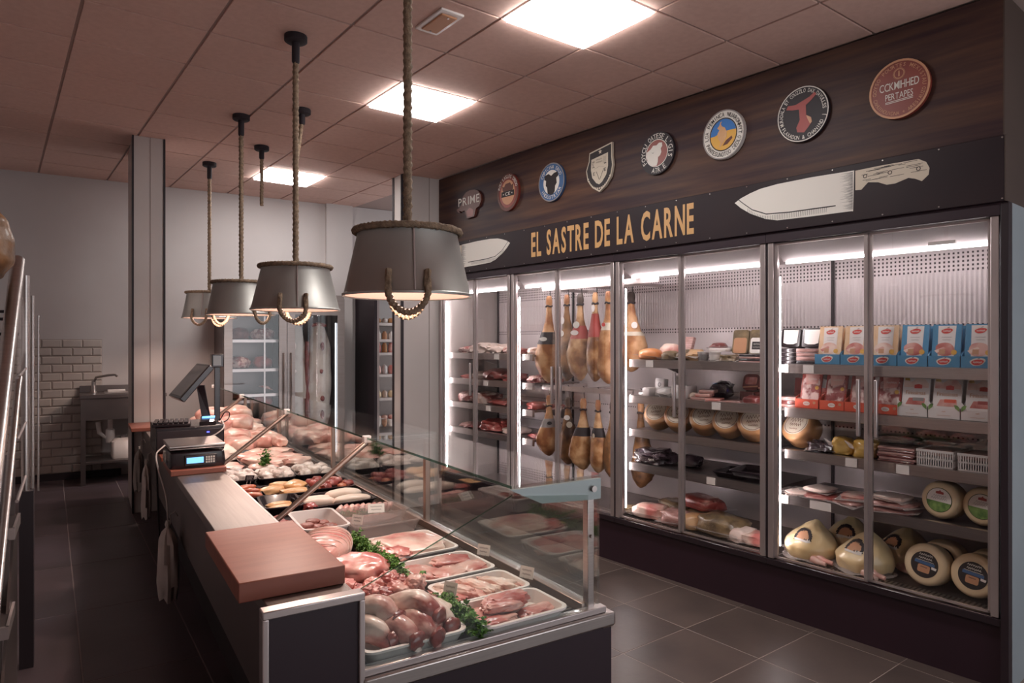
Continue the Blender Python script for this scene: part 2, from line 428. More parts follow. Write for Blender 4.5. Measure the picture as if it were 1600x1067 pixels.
# ================================================================ STRUCTURE
XL, XR, YN, YB = -1.3, 4.6, -1.6, 7.87      # room extents; back wall at YB
def clip(poly, planes):
    for (a, b, c) in planes:                # keep a*x + b*y <= c
        out = []
        for i in range(len(poly)):
            p, q = poly[i - 1], poly[i]; dp = a * p[0] + b * p[1] - c; dq = a * q[0] + b * q[1] - c
            if (dp <= 0) != (dq <= 0):
                t = dp / (dp - dq); out.append((p[0] + (q[0] - p[0]) * t, p[1] + (q[1] - p[1]) * t))
            if dq <= 0: out.append(q)
        poly = out
        if len(poly) < 3: return []
    return poly
def area(p): return abs(sum(p[i - 1][0] * p[i][1] - p[i][0] * p[i - 1][1] for i in range(len(p)))) / 2
def tiling(parent, name, m, org, rot, pu, pv, gap, z0, z1, planes, skip=(), rng=24):
    """real tiles on a grid, those at the edges cut to the walls; whole ones share one mesh"""
    ca, sa = cos(rot), sin(rot); whole = None
    for i in range(-rng, rng):
        for j in range(-rng, rng):
            if (i, j) in skip: continue
            a, b = pu - gap, pv - gap; u, v = (i + .5) * pu, (j + .5) * pv
            pl = [(u + sx * a / 2, v + sy * b / 2) for sx, sy in ((-1, -1), (1, -1), (1, 1), (-1, 1))]
            wp = [(org[0] + x * ca - y * sa, org[1] + x * sa + y * ca) for x, y in pl]
            cp = clip(wp, planes)
            if not cp or area(cp) < .002: continue
            if abs(area(cp) - a * b) < 1e-5:
                if whole is None: whole = finish(G().box(-a / 2, a / 2, -b / 2, b / 2, z0, z1, .0015).bm, name, m)
                c = (org[0] + u * ca - v * sa, org[1] + u * sa + v * ca, 0); obj(name, whole, m, parent, c, rot)
            else: obj(name, G().flat(cp, z0, z1), m, parent, smooth=0)
kf = FY.x * FP0.x + FY.y * FP0.y            # front plane of the wall cabinets: FY . p = kf
# floors
fl = struct('floor', G().box(XL, XR, YN, YB, -.1, -.0012), 'grout')
tiling(fl, 'floor_tile', 'floor_tile', (2.844, 2.711), radians(5.6), .5, .458, .004, -.012, 0,
       [(-1, 0, -.6), (FY.x, FY.y, kf + .06), (0, 1, YB), (0, -1, .4), (1, 0, 4.0)])
pf = struct('raised_floor', G().box(XL, .60, 1.1, YB, -.003, .2688), 'grout_dark')
tiling(pf, 'floor_tile', 'floor_dark', (0, 3.14), radians(2), .42, .84, .005, .255, .27, [(-1, 0, -XL), (1, 0, .60), (0, 1, YB), (0, -1, -1.1)])
# ceiling
ce = struct('ceiling', G().box(XL, XR, YN, YB + .1, ZC + .004, ZC + .1), 'ceiling_grid')
CG, CR, CU, CV, CO = (1.057, 4.407), radians(5), .555, .515, -.29 - .515 / 2
cgo = (CG[0] - sin(CR) * CO, CG[1] + cos(CR) * CO)
LIGHT_CELLS = [(1, -3), (1, 0), (1, 5)]
tiling(ce, 'ceiling_tile', 'ceiling_tile', cgo, CR, CU, CV, .016, ZC - .004, ZC + .012,
       [(-1, 0, -XL), (FY.x, FY.y, kf - .005), (0, 1, YB), (0, -1, .8)], LIGHT_CELLS)
# walls
wb = struct('wall_back', G().box(XL, 4.2, YB, YB + .1, 0, ZC), 'wall_paint')
struct('wall_front', G().box(XL, .7, YN - .1, YN, 0, ZC).box(.7, XR, YN - .1, YN, 0, .35).box(.7, XR, YN - .1, YN, 2.75, ZC), 'wall_paint')   # shop window behind the viewer
struct('window_1', G().box(.7, .76, YN - .08, YN - .02, .35, 2.75).box(2.6, 2.66, YN - .08, YN - .02, .35, 2.75).box(.7, XR, YN - .08, YN - .02, .35, .41).box(.7, XR, YN - .08, YN - .02, 2.69, 2.75), 'trim_black')
struct('wall_left', G().box(XL - .1, XL, YN, YB, 0, ZC), 'wall_paint')
g = G().box(-2.4, 5.6, .88, .96, 0, ZC); g.bm.transform(FM); struct('wall_right', g, 'wall_paint')
struct('trim_1', G().box(2.38, 2.69, 7.815, 7.87, 0, ZC), 'wall_paint')      # shallow pier on the back wall
struct('baseboard_back', G().box(XL, .32, 7.848, 7.868, .27, .335), 'matte_black')
# bevelled brick tiles behind the sink
tile = G(); tile.loft([[(x, 0, z) for x, z in ((-.0795, -.037), (.0795, -.037), (.0795, .037), (-.0795, .037))],
                       [(x, -.006, z) for x, z in ((-.0795, -.037), (.0795, -.037), (.0795, .037), (-.0795, .037))],
                       [(x, -.011, z) for x, z in ((-.070, -.028), (.070, -.028), (.070, .028), (-.070, .028))]])
tile_me = finish(tile.bm, 'wall_tile', 'white_tile', 0)
half = G(); half.loft([[(x, 0, z) for x, z in ((-.039, -.037), (.039, -.037), (.039, .037), (-.039, .037))],
                       [(x, -.006, z) for x, z in ((-.039, -.037), (.039, -.037), (.039, .037), (-.039, .037))],
                       [(x, -.011, z) for x, z in ((-.030, -.028), (.030, -.028), (.030, .028), (-.030, .028))]])
half_me = finish(half.bm, 'wall_tile', 'white_tile', 0)
obj('tile_bed', G().box(-.83, .158, 7.862, 7.872, .335, 1.622), 'tile_grout', wb)
for r in range(16):
    z = .375 + r * .0803
    if r % 2: xs = [(.155 - .0795 - i * .165, tile_me) for i in range(6)]
    else: xs = [(.155 - .039, half_me)] + [(.155 - .082 - .0805 - i * .165, tile_me) for i in range(5)]
    for x, me in xs: obj('wall_tile', me, None, wb, (x, 7.864, z))
# clad pillars
def pillar(x0, x1, y0, y1, z0, seam, strips, n):
    p = struct('pillar', G().box(x0, x1, y0, y1, z0, ZC, .004), 'panel_white'); p['kind'] = 'structure'
    for a, b, c, d in strips: obj('corner_strip', G().box(a, b, c, d, z0, ZC), 'trim_black', p)
    for a, b, c, d in seam: obj('panel_seam', G().box(a, b, c, d, z0, ZC), 'grout', p)
    return p
pillar(.325, .545, 6.03, 6.68, .27, [(.443, .447, 6.026, 6.031)], [(.319, .332, 6.02, 6.035), (.536, .55, 6.02, 6.04), (.32, .326, 6.04, 6.10)], 1)
pillar(2.575, 2.975, 6.08, 6.30, 0, [(2.86, 2.864, 6.074, 6.081)], [(2.565, 2.592, 6.07, 6.085), (2.568, 2.578, 6.26, 6.30)], 2)

# ================================================================ CEILING FIXTURES
for (i, j), lab in zip(LIGHT_CELLS, ('square ceiling light panel nearest the viewer, cut by the top of the picture',
                                     'square ceiling light panel in the middle of the row, behind the nearest rope',
                                     'farthest square ceiling light panel, small, near the back wall')):
    u, v = (i + .5) * CU, (j + .5) * CV; c = (cgo[0] + u * cos(CR) - v * sin(CR), cgo[1] + u * sin(CR) + v * cos(CR), ZC)
    t = thing('ceiling_light', lab, 'ceiling light', c, CR, 'square light panels in the ceiling')
    a, b = CU / 2 - .006, CV / 2 - .006
    obj('frame', G().loft([[(-a, -b, .02), (a, -b, .02), (a, b, .02), (-a, b, .02)], [(-a, -b, -.006), (a, -b, -.006), (a, b, -.006), (-a, b, -.006)],
                           [(-a + .012, -b + .012, -.006), (a - .012, -b + .012, -.006), (a - .012, b - .012, -.006), (-a + .012, b - .012, -.006)],
                           [(-a + .012, -b + .012, .02), (a - .012, -b + .012, .02), (a - .012, b - .012, .02), (-a + .012, b - .012, .02)]], loop=True), 'plastic_white', t)
    obj('diffuser', G().box(-a + .013, a - .013, -b + .013, b - .013, -.024, .004), 'panel_glow', t)
t = thing('emergency_light', 'small rectangular emergency light set in the ceiling tile left of the big light panel', 'emergency light', (1.50, 3.07, ZC - .004), CR)
obj('frame', G().box(-.065, .065, -.13, .13, -.012, 0, .004), 'plastic_white', t)
obj('lens', G().box(-.045, .045, -.1, .1, -.02, -.010, .006), 'print_tan', t)
for sy in (-.085, .085): obj('screw', G().cyl((0, sy, -.024), (0, sy, -.018), .006, n=8), 'steel', t)

def rope_tube(g, pts, r, n=10, tw=.09, closed=False): return g.tube(pts, r, n, closed, not closed, tw)
def arcs(p0, p1, depth, n=14):
    return [Vector(p0).lerp(Vector(p1), i / n) + Vector((0, 0, -depth * sin(pi * i / n) ** .6)) for i in range(n + 1)]
def pendant(x, y, zb, zt, Db, Dt, az, lab):
    t = thing('pendant_lamp', lab, 'pendant lamp', (x, y, zb), 0, 'bucket pendant lamps over the counter')
    h = zt - zb; R, r = Db / 2, Dt / 2
    sh = obj('lamp_shade', G().lathe([(R - .004, .0), (R + .006, -.004), (R + .008, .004), (R, .01), (r, h - .012), (r, h)], 48, cap0=False, cap1=False), 'zinc', t)
    obj('shade_lining', G().lathe([(R - .004, 0), (r - .005, h - .02), (0.02, h - .004)], 48, cap0=False, cap1=True), 'shade_inside', t)
    obj('shade_top', G().lathe([(r, h - .004), (r - .004, h + .004), (.02, h + .006)], 40, cap0=False), 'zinc', t)
    ca, sa = cos(az), sin(az)
    obj('seam', G().tube([((R - (R - r) * f + .003) * cos(az + .10), (R - (R - r) * f + .003) * sin(az + .10), h * f) for f in (.03, .5, .97)], .003, 6), 'aluminium', t)
    obj('rim_rope', rope_tube(G(), [((r + .006) * cos(a), (r + .006) * sin(a), h + .004) for a in [2 * pi * i / 120 for i in range(120)]], .011, 8, .05, True), 'rope', t)
    for k in (0, 1):
        b = az + pi * k; w = .125; hh = .072; pts = []
        for sgn in (-1, 1):
            f = hh / h; rr = R - (R - r) * f + .009; pts.append((rr * cos(b + sgn * w / rr * .5), rr * sin(b + sgn * w / rr * .5), hh))
        f2 = R + .012
        q0 = (f2 * cos(b - w / f2 * .5), f2 * sin(b - w / f2 * .5), -.005); q1 = (f2 * cos(b + w / f2 * .5), f2 * sin(b + w / f2 * .5), -.005)
        path = [Vector(pts[0]), Vector(pts[0]).lerp(Vector(q0), .5)] + arcs(q0, q1, .06, 18) + [Vector(pts[1]).lerp(Vector(q1), .5), Vector(pts[1])]
        fine = []
        for a, c in zip(path, path[1:]): fine += [a.lerp(c, s / 3) for s in range(3)]
        fine.append(path[-1])
        hd = obj('rope_handle', rope_tube(G(), fine, .0105, 8, .045), 'rope', t)
    n = int((ZC - zt) / .012)
    obj('hanging_rope', rope_tube(G(), [(0, 0, h + (ZC - zt - .03) * i / n) for i in range(n + 1)], .0145, 9, .085), 'rope', t)
    cn = obj('canopy', G().lathe([(.055, ZC - zb), (.058, ZC - zb - .006), (.058, ZC - zb - .034), (.05, ZC - zb - .04), (.02, ZC - zb - .04), (.02, ZC - zb - .14), (.015, ZC - zb - .15)], 20), 'rubber', t)
    bu = obj('bulb', G().lathe([(.012, h - .03), (.018, h - .05), (.034, h - .085), (.03, h - .105), (.012, h - .118), (.001, h - .12)], 16, cap1=False), 'bulb_glow', t)
    obj('socket', G().cyl((0, 0, h - .05), (0, 0, h - .004), .02), 'rubber', t)
    L = bpy.data.lights.new('bulb_light', 'POINT'); L.energy = LAMP_W; L.color = (1, .76, .64); L.shadow_soft_size = .04
    lo = bpy.data.objects.new('bulb_light', L); COL.objects.link(lo); lo.parent = t; lo.location = (0, 0, h - .135)
for i, (y, zb, zt, Db, Dt, az, x) in enumerate([(2.19, 1.757, 1.972, .43, .345, -113, .95), (3.62, 1.765, 1.985, .44, .345, -108, .94),
                                              (5.10, 1.79, 2.01, .445, .37, -63, .945), (6.60, 1.81, 2.03, .445, .37, -120, .955)]):
    pendant(x, y, zb, zt, Db, Dt, radians(az), 'zinc bucket pendant lamp on a rope, ' + ('nearest and largest of the four', 'second nearest of the four, left of the nearest',
            'third of the four, half behind the second', 'farthest and smallest of the four')[i])
for (x, y, ln, lean, lab) in ((1.275, 4.744, .36, -.05, 'loose rope hanging from a black ceiling rose, slanting behind the second lamp rope'),
                              (1.237, 5.82, .40, .0, 'short loose rope hanging from a black ceiling rose before the farthest light panel')):
    t = thing('ceiling_rope', lab, 'rope', (x, y, ZC))
    obj('canopy', G().lathe([(.055, 0), (.058, -.006), (.058, -.034), (.05, -.04), (.02, -.04), (.02, -.10), (.015, -.11)], 20), 'rubber', t)
    obj('hanging_rope', rope_tube(G(), [(lean * i / 30, 0, -.09 - ln * i / 30) for i in range(31)], .0135, 9, .085), 'rope', t)

# ================================================================ SIGN ABOVE THE CABINETS
def fthing(name, label, cat, s=0, k=0, z=0, rot=0, group=None):
    return thing(name, label, cat, F(s, k, z), (rot[0], rot[1], FR + rot[2]) if isinstance(rot, tuple) else FR + rot, group)
t = fthing('sign_fascia', 'dark wood-grain fascia board above the cabinets, carrying the round badges', 'sign')
obj('board', G().box(-2.195, 2.462, 0, .07, 2.54, ZC - .012), 'dark_wood', t)
obj('end_return', G().box(2.462, 2.468, .0, .86, 2.54, ZC - .012), 'brown_paint', t)
t = fthing('shop_sign', 'long dark sign band with gold shop lettering and two painted knives', 'sign')
obj('band', G().box(-2.2, 2.475, -.03, .06, 2.235, 2.535, .003), 'band_black', t)
obj('end_return', G().box(2.475, 2.481, -.03, .86, 2.235, 2.535), 'brown_paint', t)
obj('lettering', text(G(), 'EL SASTRE DE LA CARNE', .015, 2.392, 1.585, .19, .0315, gap=.12, bold=True), 'gold', t)
def knife(mir):
    f = (lambda p: [(-a + .05, b) for a, b in p][::-1]) if mir else (lambda p: p)
    blade = f([(1.103, 2.439), (1.145, 2.461), (1.207, 2.481), (1.272, 2.496), (1.378, 2.505), (1.577, 2.507), (1.812, 2.500), (1.806, 2.286), (1.794, 2.288),
               (1.577, 2.291), (1.378, 2.297), (1.305, 2.315), (1.207, 2.36), (1.145, 2.402)])
    kp = obj('knife_print', G().prism(blade, .03, .0315), 'print_white', t, smooth=0)
    hand = f([(1.818, 2.497), (1.932, 2.499), (2.013, 2.498), (2.121, 2.496), (2.155, 2.475), (2.17, 2.443), (2.166, 2.411), (2.136, 2.385), (2.106, 2.402),
              (2.075, 2.412), (2.013, 2.395), (1.973, 2.396), (1.932, 2.416), (1.882, 2.425), (1.848, 2.392), (1.818, 2.395)])
    obj('knife_handle', G().prism(hand, .03, .0315), 'print_cream', kp, smooth=0)
    g = G(); rnd = random.Random(3)
    for i in range(34):                      # hatching at the heel
        z = 2.30 + i * .0058; l = .02 + rnd.random() * .05
        g.prism(f([(1.80 - l, z), (1.805, z + .0016), (1.805, z - .0016)]), .0316, .0320)
    for i in range(46):                      # hatching along the edge bevel
        x = 1.19 + i * .0105; zb = 2.297 + max(0, 1.33 - x) ** 2 * 3.2
        g.prism(f([(x, zb + .004), (x + .0015, zb + .004), (x + .003, zb + .034), (x + .001, zb + .034)]), .0316, .0320)
    pts = [(1.125, 2.455), (1.16, 2.425), (1.22, 2.378), (1.31, 2.340), (1.45, 2.330), (1.60, 2.328), (1.715, 2.326)]
    g.prism(f(pts + [(a, b + .006) for a, b in pts[::-1]]), .0316, .0320)
    for i in range(24):                      # wood grain of the handle
        x = 1.83 + rnd.random() * .26; z = 2.43 + rnd.random() * .06; l = .03 + rnd.random() * .05
        g.prism(f([(x, z), (x + l, z + .001), (x + l, z + .003), (x, z + .002)]), .0316, .0320)
    for x, z in ((1.868, 2.459), (1.989, 2.455), (2.121, 2.449)):
        g.ring(.007, .0105, .0316, .0322, 16, cx=(-x + .05 if mir else x), cz=z)
    obj('knife_lines', g, 'print_black', kp, smooth=0)
knife(False); knife(True)
g = G()
for i in range(19):
    for z in (2.247, 2.523): g.cyl((-2.15 + i * .2565, -.031, z), (-2.15 + i * .2565, -.034, z), .0036, n=8)
sc = obj('screws', g, 'steel', t); sc['kind'] = 'stuff'

def badge(s, z, lab, plate='board', grp=None): return fthing('wall_badge', lab, 'badge', s, -.001, z, 0, grp)
ZB = 2.873
# 1 PRIME
t = badge(-1.655, 2.865, 'brown bull-head cut-out badge lettered PRIME, leftmost on the fascia')
ox = [(-.11, .08), (-.06, .115), (0, .125), (.07, .12), (.13, .10), (.17, .06), (.18, .01), (.15, -.04), (.10, -.055), (.085, -.09), (.07, -.125), (-.04, -.13), (-.06, -.09),
      (-.08, -.05), (-.13, -.05), (-.18, -.035), (-.15, -.06), (-.19, -.05), (-.21, -.02), (-.16, -.015), (-.13, .02)]
obj('board', G().prism(ox, 0, .02), 'print_brown', t, smooth=0)
g = G()
for i in range(9): g.prism([(-.10 + i * .026, .01), (-.09 + i * .026, .10 - abs(i - 4) * .008), (-.085 + i * .026, .01)], .02, .0205)
g.prism([(-.05, -.06), (0, -.035), (.06, -.06), (.05, -.115), (-.03, -.115)], .02, .0205)
obj('emblem', g, 'badge_red', t, smooth=0)
obj('lettering', text(G(), 'PRIME', -.01, .035, .33, .075, .0225, .16), 'print_white', t, smooth=0)
# 2 oval CE
t = badge(-1.094, 2.877, 'brown and copper oval badge with CE across its middle')
obj('board', G().disc(.145, 0, .02, e=1.1), 'badge_red', t); obj('ring', G().ring(.12, .143, .02, .0225, e=1.1), 'print_brown', t)
obj('field', G().disc(.092, .02, .0215, e=1.15), 'print_tan', t)
obj('emblem', G().prism([(-.07, .02), (-.075, .06), (-.05, .05), (-.03, .075), (.03, .08), (.05, .055), (.075, .065), (.07, .02), (.04, .0), (-.04, 0)], .0216, .0225), 'print_brown', t, smooth=0)
obj('band', G().box(-.085, .085, -.0235, -.0216, -.035, .012), 'print_black', t)
g = G(); text(g, 'CE', 0, -.012, .07, .028, .0240); ring_text(g, 'ROU LASLES DEDO', .123, .026, .0230, 165, 15, e=1.1)
for sx in (-1, 1): g.disc(.006, .0236, .0240, 8, cx=sx * .058, cz=-.012)
obj('lettering', g, 'print_white', t, smooth=0)
# 3 bull's head, blue ring
t = badge(-.546, 2.865, 'blue-ringed round badge with a black bull head on white, third from the left')
obj('board', G().disc(.15, 0, .02, e=1.02), 'print_blue', t); obj('field', G().disc(.092, .02, .0215, e=1.05), 'print_white', t)
obj('rim', G().ring(.142, .15, .02, .0225, e=1.02), 'print_grey', t)
bull = [(-.03, .07), (-.075, .062), (-.082, .03), (-.06, .02), (-.064, -.02), (-.048, -.035), (-.042, -.085), (-.01, -.10), (.02, -.098), (.04, -.08), (.045, -.035), (.064, -.015), (.058, .025),
        (.082, .04), (.072, .072), (.03, .066), (0, .05)]
obj('emblem', G().prism(bull, .0216, .0226), 'print_black', t, smooth=0)
g = G(); ring_text(g, 'COPICINA ERUO', .117, .027, .0222, 160, 20, e=1.02); ring_text(g, 'INDUSTRYAR', .117, .027, .0222, 205, 335, e=1.02, inward=True)
obj('lettering', g, 'print_white', t, smooth=0)
# 4 shield
t = badge(-.027, 2.875, 'cream and black shield-shaped badge with a star at its top')
sh = [(-.10, .13), (.125, .165), (.125, .07), (.135, .0), (.115, -.08), (.06, -.14), (0, -.175), (-.07, -.135), (-.12, -.075), (-.135, 0), (-.105, .07)]
def sc2(p, f): return [(a * f, b * f) for a, b in p]
obj('board', G().prism(sh, 0, .02), 'print_cream', t, smooth=0); obj('field', G().prism(sc2(sh, .93), .02, .0212), 'print_black', t, smooth=0)
obj('inset', G().prism([(-.078, .075), (.088, .098), (.088, 0), (.07, -.06), (.03, -.105), (0, -.12), (-.03, -.105), (-.07, -.06), (-.083, 0)], .0213, .0222), 'print_cream', t, smooth=0)
st = [((.019 if i % 2 == 0 else .008) * cos(pi / 2 + i * pi / 5) + .01, (.019 if i % 2 == 0 else .008) * sin(pi / 2 + i * pi / 5) + .118) for i in range(10)]
g = G().prism(st, .0213, .0222)
for i in range(16):
    a = radians(200 + i * 9); g.disc(.007, .0213, .0222, 8, cx=.118 * cos(a), cz=-.02 + .128 * sin(a))
obj('star', g, 'print_cream', t, smooth=0)
g = G(); squiggle(g, -.03, .03, .065, .012, .0226); squiggle(g, -.03, .035, .045, .012, .0226); text(g, 'LL', .06, .05, .022, .055, .0226)
text(g, 'SC', -.058, .035, .022, .05, .0226); text(g, 'E', .06, -.02, .02, .025, .0226); text(g, 'E', -.05, -.035, .02, .025, .0226)
for p in ([(-.03, -.02), (0, -.085)], [(.045, -.01), (.005, -.085)], [(-.05, .0), (0, .012)], [(0, .012), (.05, .0)]):
    (a, b), (c, d) = p; g.prism([(a, b), (a + .004, b), (c + .004, d), (c, d)], .0222, .0228)
obj('lettering', g, 'print_black', t, smooth=0)
# 5 cow, red field
t = badge(.503, 2.872, 'black round badge with a white cow head on a red disc')
obj('board', G().disc(.143, 0, .02), 'matte_black', t); obj('field', G().disc(.09, .02, .0215), 'badge_red', t); obj('ring', G().ring(.088, .093, .02, .0222), 'print_white', t)
obj('emblem', G().prism([(-.083, .02), (-.05, .035), (-.03, .055), (0, .052), (.02, .066), (.045, .062), (.047, .04), (.035, .025), (.04, .0), (.03, -.02), (.012, -.03), (.01, -.06), (.0, -.085),
                         (-.04, -.08), (-.07, -.055), (-.087, -.01)], .0216, .0228), 'print_white', t, smooth=0)
obj('eye', G().prism([(-.045, .012), (-.03, .006), (-.02, .012), (-.03, .002)], .0229, .0233), 'print_black', t, smooth=0)
g = G(); ring_text(g, 'FOYCU', .116, .034, .0208, 215, 140); ring_text(g, 'OATESE', .116, .034, .0208, 128, 58); ring_text(g, "L'GIS", .116, .034, .0208, 48, -25); ring_text(g, 'ATR.E', .116, .034, .0208, 250, 308, inward=True)
obj('lettering', g, 'print_white', t, smooth=0)
# 6 bird, blue sky and yellow ground
t = badge(1.017, 2.877, 'white-ringed round badge with a pale bird between blue sky and yellow ground')
obj('board', G().disc(.147, 0, .02, e=1.03), 'print_white', t); obj('rim', G().ring(.14, .147, .02, .0225, e=1.03), 'print_grey', t)
obj('field', G().disc(.094, .02, .0212, e=1.05), 'sand_yellow', t); obj('inner_rim', G().ring(.091, .097, .0212, .0225, e=1.05), 'print_black', t)
obj('sky', G().prism([(.09 * cos(a), .095 * sin(a)) for a in [radians(10 + i * 10) for i in range(18)]] + [(-.06, .0), (0, .02)], .0213, .0218), 'sky_blue', t, smooth=0)
obj('emblem', G().prism([(-.042, .045), (-.025, .062), (-.02, .078), (-.008, .082), (-.016, .068), (-.008, .052), (.012, .04), (.026, .012), (.024, -.02), (.005, -.045), (-.02, -.075), (-.028, -.07), (-.018, -.045),
                         (-.036, -.02), (-.04, .012), (-.026, .032)], .0219, .0228), 'chicken_yellow', t, smooth=0)
obj('shadow_print', G().prism([(-.005, -.07), (.02, -.04), (.06, -.02), (.065, -.035), (.03, -.065)], .0219, .0224), 'print_brown', t, smooth=0)
g = G(); ring_text(g, 'LOA PEMINCA NUARONHYT', .119, .026, .0228, 190, -10, e=1.03); ring_text(g, 'PANTESUNOTOO DEDLO', .119, .026, .0228, 200, 345, e=1.03, inward=True)
obj('lettering', g, 'print_black', t, smooth=0)
# 7 red figure on black
t = badge(1.524, 2.873, 'black round badge with a red ham-leg figure and white ring of letters')
obj('board', G().disc(.15, 0, .02, e=1.03), 'matte_black', t); obj('ring', G().ring(.143, .148, .02, .0215, e=1.03), 'print_white', t)
obj('emblem', G().prism([(-.095, .045), (-.085, .065), (-.04, .06), (.04, .085), (.07, .105), (.08, .09), (.045, .06), (.02, .045), (.022, -.01), (.05, -.03), (.055, -.055), (.035, -.08), (.01, -.105), (-.03, -.095),
                         (-.035, -.07), (-.015, -.03), (-.02, .03), (-.06, .035)], .02, .0215), 'print_red', t, smooth=0)
obj('figure_edge', G().prism([(.022, -.012), (.05, -.03), (.055, -.055), (.045, -.066), (.03, -.035)], .0216, .022), 'print_tan', t, smooth=0)
g = G(); ring_text(g, 'MURADALA ET COUZZLO DAX DAYULLSS', .126, .021, .0213, 200, 0, e=1.03); ring_text(g, 'FLAXADON & CHANIND J ', .126, .021, .0213, 205, 355, e=1.03, inward=True)
obj('lettering', g, 'print_white', t, smooth=0)
# 8 brick red
t = badge(2.028, 2.869, 'brick-red round badge with two lines of white capitals, rightmost on the fascia')
obj('board', G().disc(.143, 0, .02, e=1.03), 'badge_red', t); obj('rim', G().ring(.133, .143, .02, .0235, e=1.03), 'print_tan', t)
g = G(); text(g, 'CCKMIHHED', 0, .022, .185, .04, .0213); text(g, 'PERTAPES', 0, -.03, .13, .032, .0213)
g.prism([(-.065, -.054), (.065, -.05), (.065, -.053), (-.065, -.057)], .0206, .0213); g.prism([(-.065, -.061), (.065, -.057), (.065, -.060), (-.065, -.064)], .0206, .0213)
obj('lettering', g, 'print_white', t, smooth=0)
g = G(); ring_text(g, 'GOYSO POURTES MEXISTAU', .117, .018, .0213, 185, -5, e=1.03); ring_text(g, 'CAHUIHOUVDNA + ARESIAUZO', .117, .018, .0213, 192, 350, e=1.03, inward=True)
g.ring(.021, .025, .0205, .0213, 24, cz=.078); g.ring(.027, .0285, .0205, .0213, 24, cz=.078); g.prism([(-.004, .064), (.004, .064), (.003, .092), (-.003, .092)], .0205, .0213)
obj('ring_lettering', g, 'print_tan', t, smooth=0)

